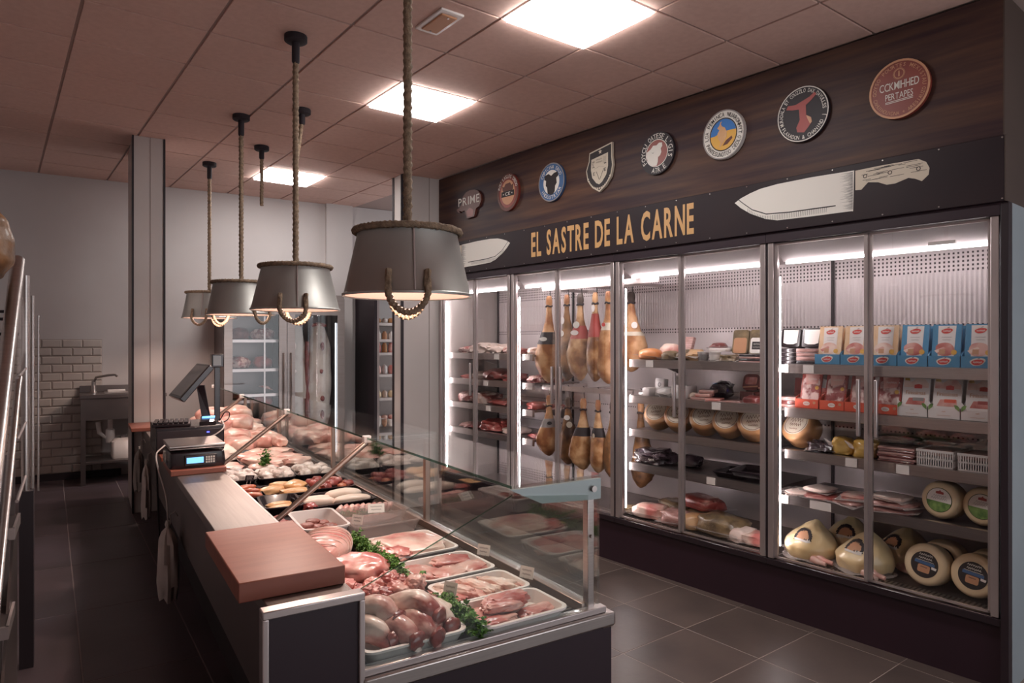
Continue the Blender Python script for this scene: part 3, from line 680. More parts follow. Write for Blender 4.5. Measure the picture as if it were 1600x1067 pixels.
# ================================================================ REFRIGERATED WALL CABINETS
BAYS = [(-2.195, -1.087), (-1.087, .107), (.107, 1.296), (1.296, 2.455)]
SH = [[1.485, 1.24, 1.012, .765], [1.485, 1.24, 1.012, .765], [1.465, 1.208, .966, .722], [1.463, 1.207, .962, .695]]
DECK = .336
TAGS = [{0: (.45, .78), 1: (.62,), 2: (.66,)}, {0: (.1,)}, {0: (.22,), 1: (.76,), 3: (.72,)}, {0: (.03, .18), 2: (.42, .68), 3: (.03, .22, .28)}]
bay_names = ['leftmost glass-door wall cabinet, holding raw cuts of meat', 'wall cabinet with whole hams hanging behind its glass doors',
             'wall cabinet with a row of tilted tan cheeses, third from the left', 'rightmost wall cabinet, with blue packets and white cheeses']
for bi, (s0, s1) in enumerate(BAYS):
    w = s1 - s0; t = fthing('display_fridge', bay_names[bi], 'display fridge', s0, 0, 0)
    obj('kick_panel', G().box(0, w, .03, .08, 0, .30), 'black_panel', t)
    obj('sill', G().box(0, w, -.004, .06, .295, .332, .004), 'black_gloss', t)
    obj('deck', G().box(0, w, .06, .70, .30, DECK - .002), 'steel_dark', t)
    g = G()
    for i in range(int(w / .022)): g.box(.02 + i * .022, .032 + i * .022, .075, .135, DECK - .002, DECK + .001)
    gr = obj('air_grille', g, 'steel', t, smooth=0); gr['kind'] = 'stuff'
    obj('back_panel', G().box(0, w, .70, .72, DECK, 2.14), 'perforated_back', t)
    obj('top_lining', G().box(0, w, .12, .70, 2.125, 2.14), 'aluminium', t)
    obj('header', G().box(0, w, -.012, .10, 2.175, 2.235, .003), 'black_panel', t)
    obj('light_cove', G().loft([[(x, .02, 2.175), (x, .13, 2.075), (x, .14, 2.085), (x, .03, 2.182)] for x in (.03, w - .03)]), 'cove_grey', t)
    obj('light_strip', G().box(.05, w - .05, .124, .138, 2.060, 2.072), 'led_glow', t)
    ps = obj('frame_post', G().box(.008, .042, -.004, .05, .335, 2.176, .003), 'aluminium', t)
    obj('frame_post', G().box(w - .042, w - .008, -.004, .05, .335, 2.176, .003), 'aluminium', t)
    obj('joint_gasket', G().box(-.008, .008, .004, .05, .335, 2.176), 'trim_black', t)
    obj('light_strip', G().box(.046, .051, .060, .066, .40, 1.98), 'led_side', t)
    obj('upright', G().box(.05, .066, .685, .70, .36, 2.12), 'trim_black', t)
    # two sliding doors
    md = .565
    for d in (0, 1):
        x0, x1 = ((.042, md) if d == 0 else (md, w - .042)); yy = .012 if d == 0 else .026
        g = G().box(x0, x0 + .018, yy, yy + .016, .338, 2.17).box(x1 - .018, x1, yy, yy + .016, .338, 2.17).box(x0, x1, yy, yy + .016, .338, .348).box(x0, x1, yy, yy + .016, 2.16, 2.17)
        dr = obj('door', g, 'aluminium', t)
        obj('pane', G().box(x0 + .018, x1 - .018, yy + .006, yy + .010, .348, 2.16), 'pane', dr, smooth=0)
        if not (bi in (0, 2) and d == 1):
            hx = (x1 - .05 if d == 0 else x0 + .034)
            obj('handle', G().box(hx, hx + .016, yy - .024, yy + .0, 1.10, 1.40, .004), 'aluminium', dr)
    # shelves
    for si, z in enumerate(SH[bi]):
        x0, x1 = (.03 if bi != 2 else .06), (w - .02 if bi != 1 else .195)
        sh = obj('shelf', G().box(x0, x1, .105, .64, z - .014, z), 'steel_dark', t)
        obj('price_rail', G().loft([[(x, .088, z - .05), (x, .082, z - .046), (x, .084, z + .006), (x, .106, z + .008), (x, .106, z - .05)] for x in (max(x0, .066), x1)]), 'steel', sh)
        for tx in TAGS[bi].get(si, ()): obj('price_tag', G().box(tx, tx + .062, .077, .081, z - .044, z + .002), 'paper', sh, smooth=0)
        if x1 > .6:
            for bx in (x0 + .02, x1 - .03): obj('bracket', G().loft([[(bx, .66, z - .12), (bx, .69, z - .12), (bx, .69, z - .012), (bx, .3, z - .012)], [(bx + .004, .66, z - .12), (bx + .004, .69, z - .12), (bx + .004, .69, z - .012), (bx + .004, .3, z - .012)]]), 'steel_dark', sh)
    if bi == 1:
        for z, hs in ((2.045, 8), (1.213, 8)):
            r_ = obj('ham_rail', G().box(.19, w + .0, .195, .205, z - .02, z + .02), 'aluminium', t); obj('ham_rail', G().box(.92, w + .02, .355, .365, z - .02, z + .02), 'aluminium', t)
            for i in range(3): obj('rail_bracket', G().box(.22 + i * .42, .23 + i * .42, .205, .70, z - .012, z + .012), 'aluminium', r_)
    if bi == 2: 
        for z in (2.045,): obj('ham_rail', G().box(.0, .24, .195, .205, z - .02, z + .02), 'aluminium', t)
    if bi == 0: obj('side_lining', G().box(.012, .03, .055, .70, .336, 2.14), 'panel_white', t)
    if bi == 3:
        obj('end_post', G().box(w, w + .032, -.014, .04, 0, 2.235, .003), 'trim_black', t)
        obj('end_panel', G().box(w + .006, w + .028, .04, .86, 0, 2.235), 'teal_paint', t)
        obj('light_clip', G().box(w - .32, w - .2, .05, .07, 2.075, 2.093), 'plastic_white', t)
        obj('back_bolt', G().cyl((.27, .69, 1.79), (.27, .70, 1.79), .012), 'rubber', t)

# ================================================================ SERVICE COUNTER
YE, YF = 1.675, 7.15                        # near and far end
t = thing('service_counter', 'long glass-topped butcher counter with steel worktop, filled with raw meat', 'counter', (0, 0, 0))
DK = .742                                   # display deck
obj('body', G().box(.64, 1.42, YE + .02, YF, 0, .66), 'black_panel', t)
obj('front_panel', G().box(1.40, 1.425, YE + .012, YF, .0, .69), 'black_panel', t)
obj('end_panel', G().box(.60, 1.426, YE, YE + .02, .0, .70), 'black_panel', t)
obj('deck', G().box(.60, 1.40, YE + .01, YF, .69, DK), 'steel_dark', t)
obj('deck_liner', G().box(.612, 1.325, YE + .03, YF - .02, DK, DK + .002), 'matte_black', t)
er = obj('end_rail', G().box(.604, 1.432, YE - .014, YE + .035, .70, .742, .006), 'steel', t)
obj('end_rail_lip', G().box(.604, 1.405, YE - .002, YE + .03, .742, .762, .003), 'aluminium', t)
obj('front_rail', G().box(1.385, 1.432, YE - .01, YF, .695, .74, .006), 'steel', t)
g = G()
for i in range(260): g.box(1.285, 1.325, YE + .05 + i * .021, YE + .062 + i * .021, DK + .002, DK + .004)
ag = obj('air_grille', g, 'steel', t, smooth=0); ag['kind'] = 'stuff'
obj('glass_rail', G().box(1.33, 1.352, YE + .03, YF, DK, DK + .032, .003), 'bronze_frame', t)
obj('glass_rail', G().box(1.36, 1.384, YE + .03, YF, DK, DK + .02, .003), 'steel', t)
# rear service side
obj('worktop', G().box(.382, .592, YE + .03, 6.0, .915, .95, .003), 'steel_top', t)
obj('rear_fascia', G().box(.388, .41, YE + .03, 6.0, .66, .916), 'steel_dark', t)
obj('upstand', G().box(.588, .602, YE + .03, 6.0, .70, .945), 'steel', t)
obj('rear_recess', G().box(.50, .66, YE + .04, 6.0, .27, .70), 'matte_black', t)
obj('end_cap', G().box(.366, .598, YE + .004, YE + .03, 0, .945), 'black_panel', t)
for (a, b, c, d) in ((.357, .608, .942, .962), (.357, .372, 0, .944), (.593, .608, .0, .944)):
    obj('end_frame', G().box(a, b, YE - .006, YE + .034, c, d, .003), 'aluminium', t)
# upper glass: joints every 1.41 m
JO = [YE + .02, 2.913, 4.322, 5.74, YF - .02]
for i, (a, b) in enumerate(zip(JO, JO[1:])):
    obj('top_glass', G().box(1.065, 1.402, a + .002, b - .002, 1.166, 1.176), 'case_glass', t, smooth=0)
    obj('front_glass', G().box(1.388, 1.396, a + .003, b - .003, DK - .0, 1.166), 'case_glass', t, smooth=0)
    obj('glass_edge', G().box(1.0635, 1.0655, a + .003, b - .003, 1.167, 1.175), 'glass_edge', t, smooth=0)
for i, y in enumerate(JO):
    yy = y + (.012 if i == 0 else 0)
    obj('post', G().box(1.346, 1.372, yy - .013, yy + .013, DK, 1.15, .003), 'steel' if i == 0 else 'bronze_frame', t)
    if i: obj('top_joint', G().box(1.07, 1.38, y - .012, y + .012, 1.156, 1.166), 'aluminium', t)
    if i: obj('joint_clip', G().box(1.05, 1.085, y - .014, y + .014, 1.150, 1.182, .004), 'plastic_white', t)
    if 0 < i < 4:
        g = G(); g.tube([(1.068, y, 1.152), (.60, y, .80)], .0125, 10)
        obj('glass_strut', g, 'bronze_frame', t)
        for s in (-1, 1): pass
br = obj('end_bracket', G().loft([[(1.06, yy2, 1.164), (1.398, yy2, 1.164), (1.398, yy2, 1.10), (1.36, yy2, 1.10), (1.17, yy2, 1.112)] for yy2 in (YE + .018, YE + .034)]), 'bracket_grey', t)
obj('bolt', G().cyl((1.365, YE + .02, 1.135), (1.365, YE + .008, 1.135), .010), 'steel', br)
obj('bolt', G().cyl((1.36, YE + .03, .985), (1.36, YE + .012, .985), .006), 'steel', br)
obj('end_glass', G().prism([(.603, .764), (1.34, .764), (1.34, 1.12), (1.06, 1.15), (.603, .966)], -.0, .008, Matrix.Translation((0, YE + .016, 0))), 'case_glass', t, smooth=0)
obj('end_glass_edge', G().tube([(.603, YE + .012, .967), (1.06, YE + .012, 1.151)], .0018, 6), 'glass_edge', t)

# ---------------------------------------------------------------- on the worktop
t = thing('cutting_board', 'thick red-brown cutting board on the near end of the steel worktop', 'cutting board', (.46, 2.06, .951))
obj('slab', G().box(-.135, .135, -.272, .272, .0, .05, .003), 'board_red', t)
t = thing('cutting_board', 'red-brown board under the weighing scale on the worktop', 'cutting board', (.48, 3.83, .951))
obj('slab', G().box(-.125, .125, -.19, .19, 0, .026, .003), 'board_red', t)
t = thing('cutting_board', 'red-brown board under the black cash drawer on the worktop', 'cutting board', (.49, 4.40, .951))
obj('slab', G().box(-.135, .145, -.28, .28, 0, .022, .003), 'board_red', t)
t = thing('cutting_board', 'farthest red-brown board, against the white pillar', 'cutting board', (.40, 5.78, .951))
obj('slab', G().box(-.11, .12, -.2, .2, 0, .026, .003), 'board_red', t)
t = thing('weighing_scale', 'black weighing scale with steel platform and lit blue display', 'scale', (.48, 3.84, .978))
obj('body', G().loft([rrect(.25, .31, .015, 0), rrect(.26, .32, .02, .02), rrect(.25, .31, .02, .072), rrect(.23, .29, .02, .078)]), 'plastic_black', t)
obj('platform', G().box(-.125, .125, -.15, .15, .090, .098, .003).box(-.128, .128, -.153, .153, .100, .112, .003).box(-.05, .05, -.05, .05, .076, .092), 'steel', t)
dp = obj('display_panel', G().box(-.06, .085, -.172, -.158, .012, .064, .003), 'plastic_black', t)
obj('display', G().box(-.052, .024, -.1745, -.171, .025, .053), 'lcd', dp)
for i in range(4):
    for j in range(3): obj('key', G().box(.034 + i * .011, .042 + i * .011, -.1745, -.171, .022 + j * .012, .031 + j * .012), 'print_white', dp, smooth=0)
t = thing('cash_drawer', 'black cash register base with a blue light, on the counter worktop', 'cash register', (.505, 4.42, .974))
obj('case', G().box(-.165, .19, -.17, .20, 0, .145, .006), 'plastic_black', t)
obj('drawer_front', G().box(-.16, .185, -.176, -.168, .012, .125, .003), 'matte_black', t)
obj('status_light', G().box(.095, .108, -.180, -.175, .105, .110), 'led_blue', t)
t = thing('keyboard', 'black keypad with blocky keys on the cash drawer, below the monitor', 'keyboard', (.415, 4.40, 1.120), radians(-8))
obj('tray', G().box(-.075, .12, -.14, .08, 0, .016, .004), 'plastic_black', t)
kg = G()
for i in range(7):
    for j in range(6): obj('key', G().box(-.07 + i * .026, -.049 + i * .026, -.132 + j * .034, -.104 + j * .034, .016, .027, .003), 'plastic_black', t)
t = thing('card_reader', 'small dark card terminal with a pale screen, right of the keypad', 'card terminal', (.62, 4.36, 1.120), radians(-10))
obj('case', G().loft([[(x, -.09, 0), (x, .08, 0), (x, .08, .035), (x, -.09, .018)] for x in (-.04, .05)]), 'plastic_black', t)
obj('screen', G().loft([[(x, -.0, .0295), (x, .06, .035), (x, .06, .0365), (x, -.0, .031)] for x in (-.03, .04)]), 'lcd', t)
t = thing('monitor', 'black touch-screen monitor tilted back on a slanted stand', 'monitor', (.60, 4.44, 1.119))
mt = Matrix.Translation((-.065, -.02, .245)) @ Matrix.Rotation(radians(-86), 4, 'Z') @ Matrix.Rotation(radians(-40), 4, 'X')
g = G().box(-.17, .17, -.012, .022, -.125, .125, .005); g.bm.transform(mt); obj('housing', g, 'plastic_black', t)
g = G().box(-.152, .152, -.0145, -.0115, -.108, .108); g.bm.transform(mt); obj('screen', g, 'screen_off', t, smooth=0)
obj('stand', G().loft([[(-.03, .0, .22), (.01, -.02, .22), (.02, .02, .22), (-.02, .035, .22)], [(.0, -.03, 0), (.05, -.035, 0), (.055, .02, 0), (.005, .025, 0)]]), 'plastic_black', t)
t = thing('customer_display', 'slim black pole display standing behind the monitor', 'display', (.688, 4.46, 1.119))
obj('pole', G().box(-.016, .016, -.012, .012, 0, .34, .003), 'plastic_black', t)
hd = obj('head', G().box(-.034, .034, -.03, .035, .325, .405, .005), 'plastic_black', t)
obj('screen', G().box(-.026, .018, -.0325, -.029, .337, .395), 'screen_off', hd, smooth=0)
def cable(lab, pts, r, m, name='cable'):
    P = [Vector(p) for p in pts]; out = []
    for i in range(len(P) - 1):
        p0, p1, p2, p3 = P[max(i - 1, 0)], P[i], P[i + 1], P[min(i + 2, len(P) - 1)]
        for k in range(8):
            u = k / 8; out.append(.5 * ((2 * p1) + (p2 - p0) * u + (2 * p0 - 5 * p1 + 4 * p2 - p3) * u * u + (3 * p1 - p0 - 3 * p2 + p3) * u ** 3))
    out.append(P[-1]); o = obj(name, G().tube(out, r, 6), m); tag(o, lab, 'cable'); return o
cable('white cable draped across the front of the black cash drawer', [(.69, 4.30, 1.135), (.688, 4.236, 1.10), (.62, 4.235, 1.055), (.52, 4.236, 1.045), (.42, 4.24, 1.04), (.36, 4.20, 1.01), (.335, 4.15, .985), (.332, 4.0, .93), (.36, 3.9, .80), (.365, 3.86, .62)], .004, 'cable_white')
cable('thin black cable looped at the foot of the pole display', [(.70, 4.44, 1.122), (.725, 4.42, 1.17), (.755, 4.44, 1.165), (.75, 4.46, 1.125), (.712, 4.43, 1.11), (.705, 4.40, 1.125)], .003, 'rubber')
cable('black cable hanging down the rear of the counter by the bags', [(.378, 4.7, .96), (.37, 4.6, .90), (.368, 4.5, .78), (.365, 4.42, .66), (.36, 4.3, .55), (.355, 4.2, .50)], .005, 'rubber')
def hang_bag(lab, x, y, ztop, h, w, m, seed):
    t = thing('hanging_bag', lab, 'bag', (x, y, ztop))
    rings = []; n = 20; rnd = random.Random(seed)
    for f, ww in ((0, .16), (.05, .26), (.09, .16), (.16, .55), (.26, .85), (.5, .95), (.8, 1.0), (1, .9)):
        rings.append([(-.5 * .42 * w * ww * (1 + .22 * mnoise.noise(Vector((cos(2 * pi * i / n) * 2, f * 4, seed)))) * cos(2 * pi * i / n) - .01,
                       w / 2 * ww * sin(2 * pi * i / n) * (1 + .16 * sin(i * 2.1 + f * 5 + seed)) + .02 * sin(f * 4 + seed),
                       -f * h + (.012 * sin(i * 1.9) if f == 1 else 0)) for i in range(n)])
    obj('sack', G().loft(rings), m, t); obj('hook', G().tube([(0, 0, -.01), (.0, .0, .03), (.02, 0, .045), (.03, 0, .02)], .003, 6), 'steel', t)
    return t
b_ = hang_bag('knotted white plastic bag hanging below the worktop, with a small dark label', .345, 3.55, .76, .34, .22, 'bag_white', 2)
obj('label', G().box(-.047, -.043, -.03, .01, -.25, -.225), 'print_brown', b_)
hang_bag('grey cloth hanging by the foot of the white pillar', .335, 5.35, .88, .30, .16, 'cloth_grey', 5)
hang_bag('pale plastic bag hanging between the grey cloth and the cash drawer', .345, 4.85, .86, .36, .14, 'bag_white', 9)

# ================================================================ FOOD BUILDERS
def tray(name, lab, cat, x, y, w, d, h, m, rot=0, group=None, z=None, flare=.018, r=.03, th=.005):
    t = thing(name, lab, cat, (x, y, DK + .002 if z is None else z), rot, group)
    R = [rrect(w - 2 * flare, d - 2 * flare, r, 0), rrect(w - flare * .3, d - flare * .3, r, h - .008), rrect(w + .008, d + .008, r + .004, h - .006), rrect(w + .008, d + .008, r + .004, h),
         rrect(w - .014, d - .014, r, h), rrect(w - 2 * flare - th, d - 2 * flare - th, r * .9, th), ]
    obj('shell', G().loft(R), m, t); return t
def lump(name, lab, cat, x, y, z, sx, sy, sz, m, rot=0, seed=0, amp=.18, freq=2.0, group=None, flatten=.6, pw=.85, sub=3, tilt=None):
    if y < 2.75 and sub == 3: sub = 4
    o = obj(name, G().blob(sx, sy, sz, seed, amp, freq, sub, flatten, pw), m, None, (x, y, z), tilt if tilt else rot)
    return tag(o, lab, cat, group)
TZ = DK + .008                              # food lying in a tray
# ---- right-hand row of white foam trays, nearest first
tray('meat_tray', 'white foam tray of thick pork steaks at the glass corner, nearest in the right row', 'tray', 1.115, 1.782, .30, .20, .042, 'foam', radians(1))
for i, (dx, dy, dz, sx, sy, sz, r, sd) in enumerate([(-.075, -.035, 0, .16, .07, .035, 8, 1), (-.085, .012, .0, .15, .055, .035, 12, 2), (-.03, .0, .03, .13, .05, .03, -10, 3), (.01, .045, .02, .17, .085, .045, 4, 4),
                                                    (.085, -.02, 0, .15, .075, .03, 10, 5), (-.10, .055, 0, .10, .05, .03, 20, 6)]):
    lump('pork_steak', 'raw pork steak on the corner foam tray, ' + ['front left', 'middle left', 'lying across the middle', 'large and topmost at the back', 'far right by the glass', 'small at the back left'][i],
         'steak', 1.115 + dx, 1.782 + dy, TZ + dz, sx, sy, sz, 'meat_pink', radians(r), sd, .22, 2.4, 'steaks on the corner foam tray')
tray('meat_tray', 'white foam tray of pale pork strips, second in the right row', 'tray', 1.12, 1.99, .30, .19, .042, 'foam', radians(2))
for i in range(7):
    a = -.12 + i * .037
    lump('pork_strip', f'pale raw pork strip on the second foam tray, {ordn(i, 7)}', 'pork', 1.12 + a, 1.99 + .012 * sin(i * 2), TZ + .012 * (i % 2), .055, .165, .045, 'pork_pale', radians(28 + 10 * sin(i * 1.7)), 10 + i, .28, 2.2, 'pork strips on the second foam tray')
tray('meat_tray', 'white foam tray of red veal slices, third in the right row', 'tray', 1.12, 2.235, .29, .235, .042, 'foam', radians(2))
for i, (dx, dy, dz, sx, sy, sz, r) in enumerate([(-.085, .02, 0, .12, .17, .04, 14), (-.01, -.045, .012, .14, .11, .03, 20), (.045, .055, .016, .15, .10, .035, -8), (.085, -.03, .012, .14, .11, .03, 10)]):
    lump('veal_slice', 'red raw meat slice on the third foam tray, ' + ['at the left', 'in front', 'at the back', 'at the right'][i], 'meat', 1.12 + dx, 2.235 + dy, TZ + dz, sx, sy, sz, 'meat_pink', radians(r), 20 + i, .2, 2.3, 'red slices on the third foam tray')
tray('meat_tray', 'white foam tray holding one broad pink slab, fourth in the right row', 'tray', 1.122, 2.56, .29, .30, .04, 'foam', radians(2))
lump('pork_slab', 'broad smooth pink pork slab filling the fourth foam tray', 'meat', 1.115, 2.565, TZ, .27, .27, .07, 'pork_pale', radians(4), 31, .16, 1.6, flatten=.5, pw=.6, sub=4)
lump('pork_slab', 'folded pink flap at the left of the broad pork slab', 'meat', 1.02, 2.47, TZ + .01, .10, .14, .055, 'meat_pink', radians(30), 32, .28, 2.0)
# ---- left column, nearest first
tray('meat_tray', 'big white foam tray heaped with lamb shanks, nearest of all', 'tray', .772, 1.845, .30, .29, .045, 'foam')
def shank(lab, x, y, z, rot, tilt, L, seed, grp):
    n = 14; rings = []; K = 16
    for i in range(n + 1):
        f = i / n; r = (.018 + .021 * max(0, sin(pi * min(1, f * 1.02) ** 1.5)) ** .8 * (1 if f < .97 else .6)) * (1 if 0 < i < n else .35)
        rings.append([(cos(2 * pi * k / K) * r * (1 + .42 * mnoise.noise(Vector((cos(2 * pi * k / K) * 1.6, f * 5, seed + sin(2 * pi * k / K) * 1.6)))), -L / 2 + L * f, r * 1.05 + sin(2 * pi * k / K) * r + .012 * sin(f * 3)) for k in range(K)])
    t = thing('lamb_shank', lab, 'shank', (x, y, z), (tilt, 0, rot), grp)
    obj('meat', G().loft(rings), 'shank', t)
    obj('bone_end', G().blob(.024, .04, .022, seed, .2, 2, 2, .9, .8, Matrix.Translation((0, -L / 2 - .006, .008))), 'fat_white', t)
    obj('cut_end', G().blob(.058, .03, .05, seed + 3, .25, 2.5, 2, .9, .8, Matrix.Translation((0, L / 2 - .012, .012))), 'meat_deep', t); return t
for i, (x, y, z, r, tl, L) in enumerate([(.655, 1.83, .004, 35, .0, .24), (.725, 1.80, .004, 24, .0, .23), (.79, 1.80, .006, 20, .05, .23), (.86, 1.83, .004, 16, .0, .22), (.80, 1.83, .045, 30, .06, .22), (.69, 1.85, .045, 36, .05, .2)]):
    shank('raw lamb shank on the nearest foam tray, ' + ['leftmost in the bottom row', 'second from the left in the bottom row', 'third from the left in the bottom row', 'rightmost in the bottom row', 'lying on top at the right', 'lying on top at the left'][i],
          x, y, TZ + z, radians(r + 180), -tl, L, 40 + i, 'lamb shanks on the nearest foam tray')
lump('lamb_piece', 'large fatty lamb piece on top of the nearest foam tray, at its right edge', 'meat', .87, 1.87, TZ + .035, .10, .15, .06, 'shank', radians(22), 47, .25, 2, None)
tray('meat_tray', 'black tray of chopped red chunks just behind the lamb shanks', 'tray', .79, 2.10, .32, .19, .04, 'plastic_black')
k = 0
for j in range(2):
    for i in range(6):
        lump('meat_chunk', f'red meat chunk behind the lamb shanks, {ordn(i, 6)} of the {("front", "back")[j]} row', 'meat', .665 + i * .05 + .01 * sin(i * 3), 2.065 + j * .075, TZ + .01 + .012 * ((i + j) % 3), .07, .085, .06,
             ('meat_pink', 'meat_red')[(i + j) % 3 == 0], radians(40 * sin(i * 2.3 + j)), 60 + k, .3, 2.2, 'red chunks behind the lamb shanks'); k += 1
tray('meat_tray', 'black tray under the large rump joint, beside the cutting board', 'tray', .79, 2.335, .32, .24, .03, 'plastic_black')
lump('rump_joint', 'large smooth pink rump joint by the front parsley strip', 'meat', .815, 2.33, TZ, .23, .17, .12, 'meat_pink', radians(-24), 80, .16, 1.7, sub=4)
lump('rump_joint', 'second rump joint behind the first, half under the cutting board edge', 'meat', .72, 2.37, TZ, .15, .20, .10, 'meat_pink', radians(30), 81, .2, 1.8, sub=4)
lump('meat_trim', 'ragged red trimming in front of the rump joints', 'meat', .665, 2.27, TZ, .12, .09, .07, 'meat_red', radians(10), 82, .4, 2.6)
tray('meat_tray', 'black tray under the netted roast, behind the cutting board', 'tray', .80, 2.63, .30, .27, .03, 'plastic_black')
t = thing('netted_roast', 'rolled pink roast tied in white netting behind the cutting board', 'roast', (.80, 2.63, TZ), radians(-25))
obj('meat', G().blob(.19, .28, .135, 90, .06, 1.4, 4, .6, .85), 'meat_pink', t)
for i in range(9):
    y = -.11 + i * .027; rr = sqrt(max(.05, 1 - (y / .142) ** 2))
    obj('net_string', G().tube([(.098 * rr * cos(a) ** 1, y + .01 * sin(a * 3), .057 + .066 * rr * sin(a)) for a in [radians(-20 + 220 * q / 20) for q in range(21)]], .0022, 5), 'fat_white', t)
tray('meat_tray', 'deep white tray of brown burger patties right behind the netted roast', 'tray', .885, 3.03, .20, .34, .07, 'plastic_white', radians(-3), flare=.02)
k = 0
for j in range(4):
    for i in range(3):
        lump('patty', f'small brown meat patty in the deep white tray, row {("one", "two", "three", "four")[j]} from the front, {("left", "middle", "right")[i]}', 'patty', .84 + i * .042, 2.93 + j * .058, TZ + .002 + .012 * ((i * 2 + j) % 3), .062, .062, .024, 'patty', i, 100 + k, .14, 3, 'patties in the deep white tray'); k += 1
# parsley garnish
def parsley(lab, p0, p1, n, wdt, hgt, seed):
    rnd = random.Random(seed); g = G(); a = Vector(p0); b = Vector(p1)
    for i in range(n):
        c = a.lerp(b, rnd.random()) + Vector((rnd.gauss(0, wdt), rnd.gauss(0, wdt), abs(rnd.gauss(0, hgt)))); s = .006 + rnd.random() * .008
        q = Matrix.Translation(c) @ Matrix.Rotation(rnd.random() * 6.3, 4, 'Z') @ Matrix.Rotation(rnd.gauss(.4, .6), 4, 'X')
        vs = [g.bm.verts.new(q @ Vector((x * s, y * s, z * s))) for x, y, z in ((0, -.6, 0), (.7, -.1, .35), (.95, .7, -.1), (.3, .6, .3), (0, 1.1, -.1), (-.3, .6, .3), (-.95, .7, -.1), (-.7, -.1, .35))]
        ctr = g.bm.verts.new(q @ Vector((0, .2 * s, 0)))
        for u in range(8): g.bm.faces.new((ctr, vs[u], vs[(u + 1) % 8]))
    o = obj('parsley_garnish', g, 'parsley', smooth=0); tag(o, lab, 'parsley'); o['kind'] = 'stuff'; return o
parsley('strip of curly green parsley beside the lamb shank tray, nearest', (.95, 1.69, DK + .02), (.955, 1.93, DK + .02), 900, .012, .022, 1)
parsley('strip of curly green parsley between the rump joints and the pink slab', (.935, 2.08, DK + .02), (.95, 2.74, DK + .02), 1700, .011, .022, 2)
parsley('upright tuft of green parsley among the poultry trays', (.99, 4.62, DK + .04), (1.03, 4.66, DK + .05), 260, .014, .045, 3)
parsley('low green garnish in front of the row of sliced loin', (1.02, 3.20, DK + .01), (1.28, 3.20, DK + .01), 500, .008, .012, 4)
# ---- clear and dark trays further back
t = tray('clear_tray', 'empty clear plastic tray behind the broad pork slab', 'tray', 1.14, 2.90, .31, .17, .06, 'clear_plastic', radians(2), flare=.02)
t = tray('clear_tray', 'clear plastic tray of thin pink slices with a white price card', 'tray', 1.15, 3.08, .32, .18, .065, 'clear_plastic', radians(3), flare=.02)
lump('sliced_meat', 'flat pink sliced meat inside the clear plastic tray', 'meat', 1.14, 3.08, TZ + .004, .26, .12, .025, 'slices', radians(3), 120, .12, 1.5, pw=.6)
for i in range(10):
    lump('loin_slice', f'slice of cured loin in the leaning row, {ordn(i, 10)}', 'slice', 1.035 + i * .026, 3.275 - i * .006, TZ - .002, .030, .085, .07, 'meat_pink', (radians(4), radians(38), radians(-18)), 130 + i, .12, 1.6, 'leaning row of loin slices', .9, .9, 2)
tray('black_tray', 'black tray of long white fillets beside the diagonal strut', 'tray', 1.12, 3.55, .36, .30, .035, 'plastic_black', radians(6))
for i, (dx, dy, sx, sy, sz, dz) in enumerate([(.08, -.06, .20, .075, .055, 0), (.07, .055, .20, .09, .07, .0), (-.08, -.02, .17, .055, .05, .0), (-.07, .05, .17, .05, .045, 0)]):
    lump('white_fillet', 'long white fillet in the black tray by the strut, ' + ['front right', 'back right', 'front left', 'back left'][i], 'fillet', 1.12 + dx, 3.55 + dy, TZ + dz, sx, sy, sz, 'fillet_white', radians(-6), 150 + i, .1, 1.5, 'white fillets by the strut')
lump('meat_trim', 'little heap of red trimmings beside the white fillets', 'meat', .965, 3.43, TZ, .07, .09, .05, 'meat_red', 0, 156, .4, 2.8)
lump('meat_trim', 'dark red mince heap at the foot of the near strut', 'meat', .70, 3.05, TZ + .02, .13, .30, .07, 'meat_red', 0, 157, .35, 2.8)
t = tray('black_tray', 'square black tray with two pale fingers of meat, beside the worktop', 'tray', .845, 3.56, .19, .30, .05, 'plastic_black', radians(-6), flare=.022)
for i in range(2): lump('pale_finger', ('front', 'back')[i] + ' pale breaded finger in the square black tray', 'meat', .85, 3.53 + i * .075, TZ, .13, .05, .035, 'chicken_yellow', radians(3), 160 + i, .2, 2.2, 'pale fingers in the square tray')
tray('black_tray', 'black tray of small red sausages against the worktop edge', 'tray', .735, 3.92, .19, .30, .035, 'plastic_black', radians(-4))
rnd = random.Random(5)
for i in range(14):
    lump('sausage', f'small red sausage against the worktop edge, {ordn(i % 7, 7, "nearest", "farthest", "from the near end")} of the {("left", "right")[i // 7]} row', 'sausage', .70 + .07 * (i // 7) + rnd.uniform(-.01, .01), 3.81 + .038 * (i % 7), TZ + .006 + rnd.random() * .02, .10, .030, .028, 'sausage', rnd.uniform(-.5, .7), 170 + i, .1, 2, 'small red sausages by the worktop', sub=2)
tray('black_tray', 'black tray of yellow chicken quarters in the middle of the deck', 'tray', .95, 3.90, .24, .27, .035, 'plastic_black', radians(-6))
for i, (dx, dy, sx, sy, sz, r, dz) in enumerate([(-.06, .04, .16, .07, .055, 10, .0), (.04, -.06, .16, .10, .05, -5, 0), (.07, .05, .12, .13, .06, 40, .01), (.0, .10, .13, .05, .05, -12, .01)]):
    lump('chicken_quarter', 'yellow chicken quarter, ' + ['at the left of the heap', 'at the front of the heap', 'fan-shaped at the right', 'at the back of the heap'][i], 'chicken', .95 + dx, 3.90 + dy, TZ + dz, sx, sy, sz, 'chicken_yellow', radians(r), 190 + i, .2, 1.8, 'yellow chicken quarters')
tray('black_tray', 'black tray of red cubed meat by the front glass', 'tray', 1.21, 3.92, .24, .27, .035, 'plastic_black', radians(-6))
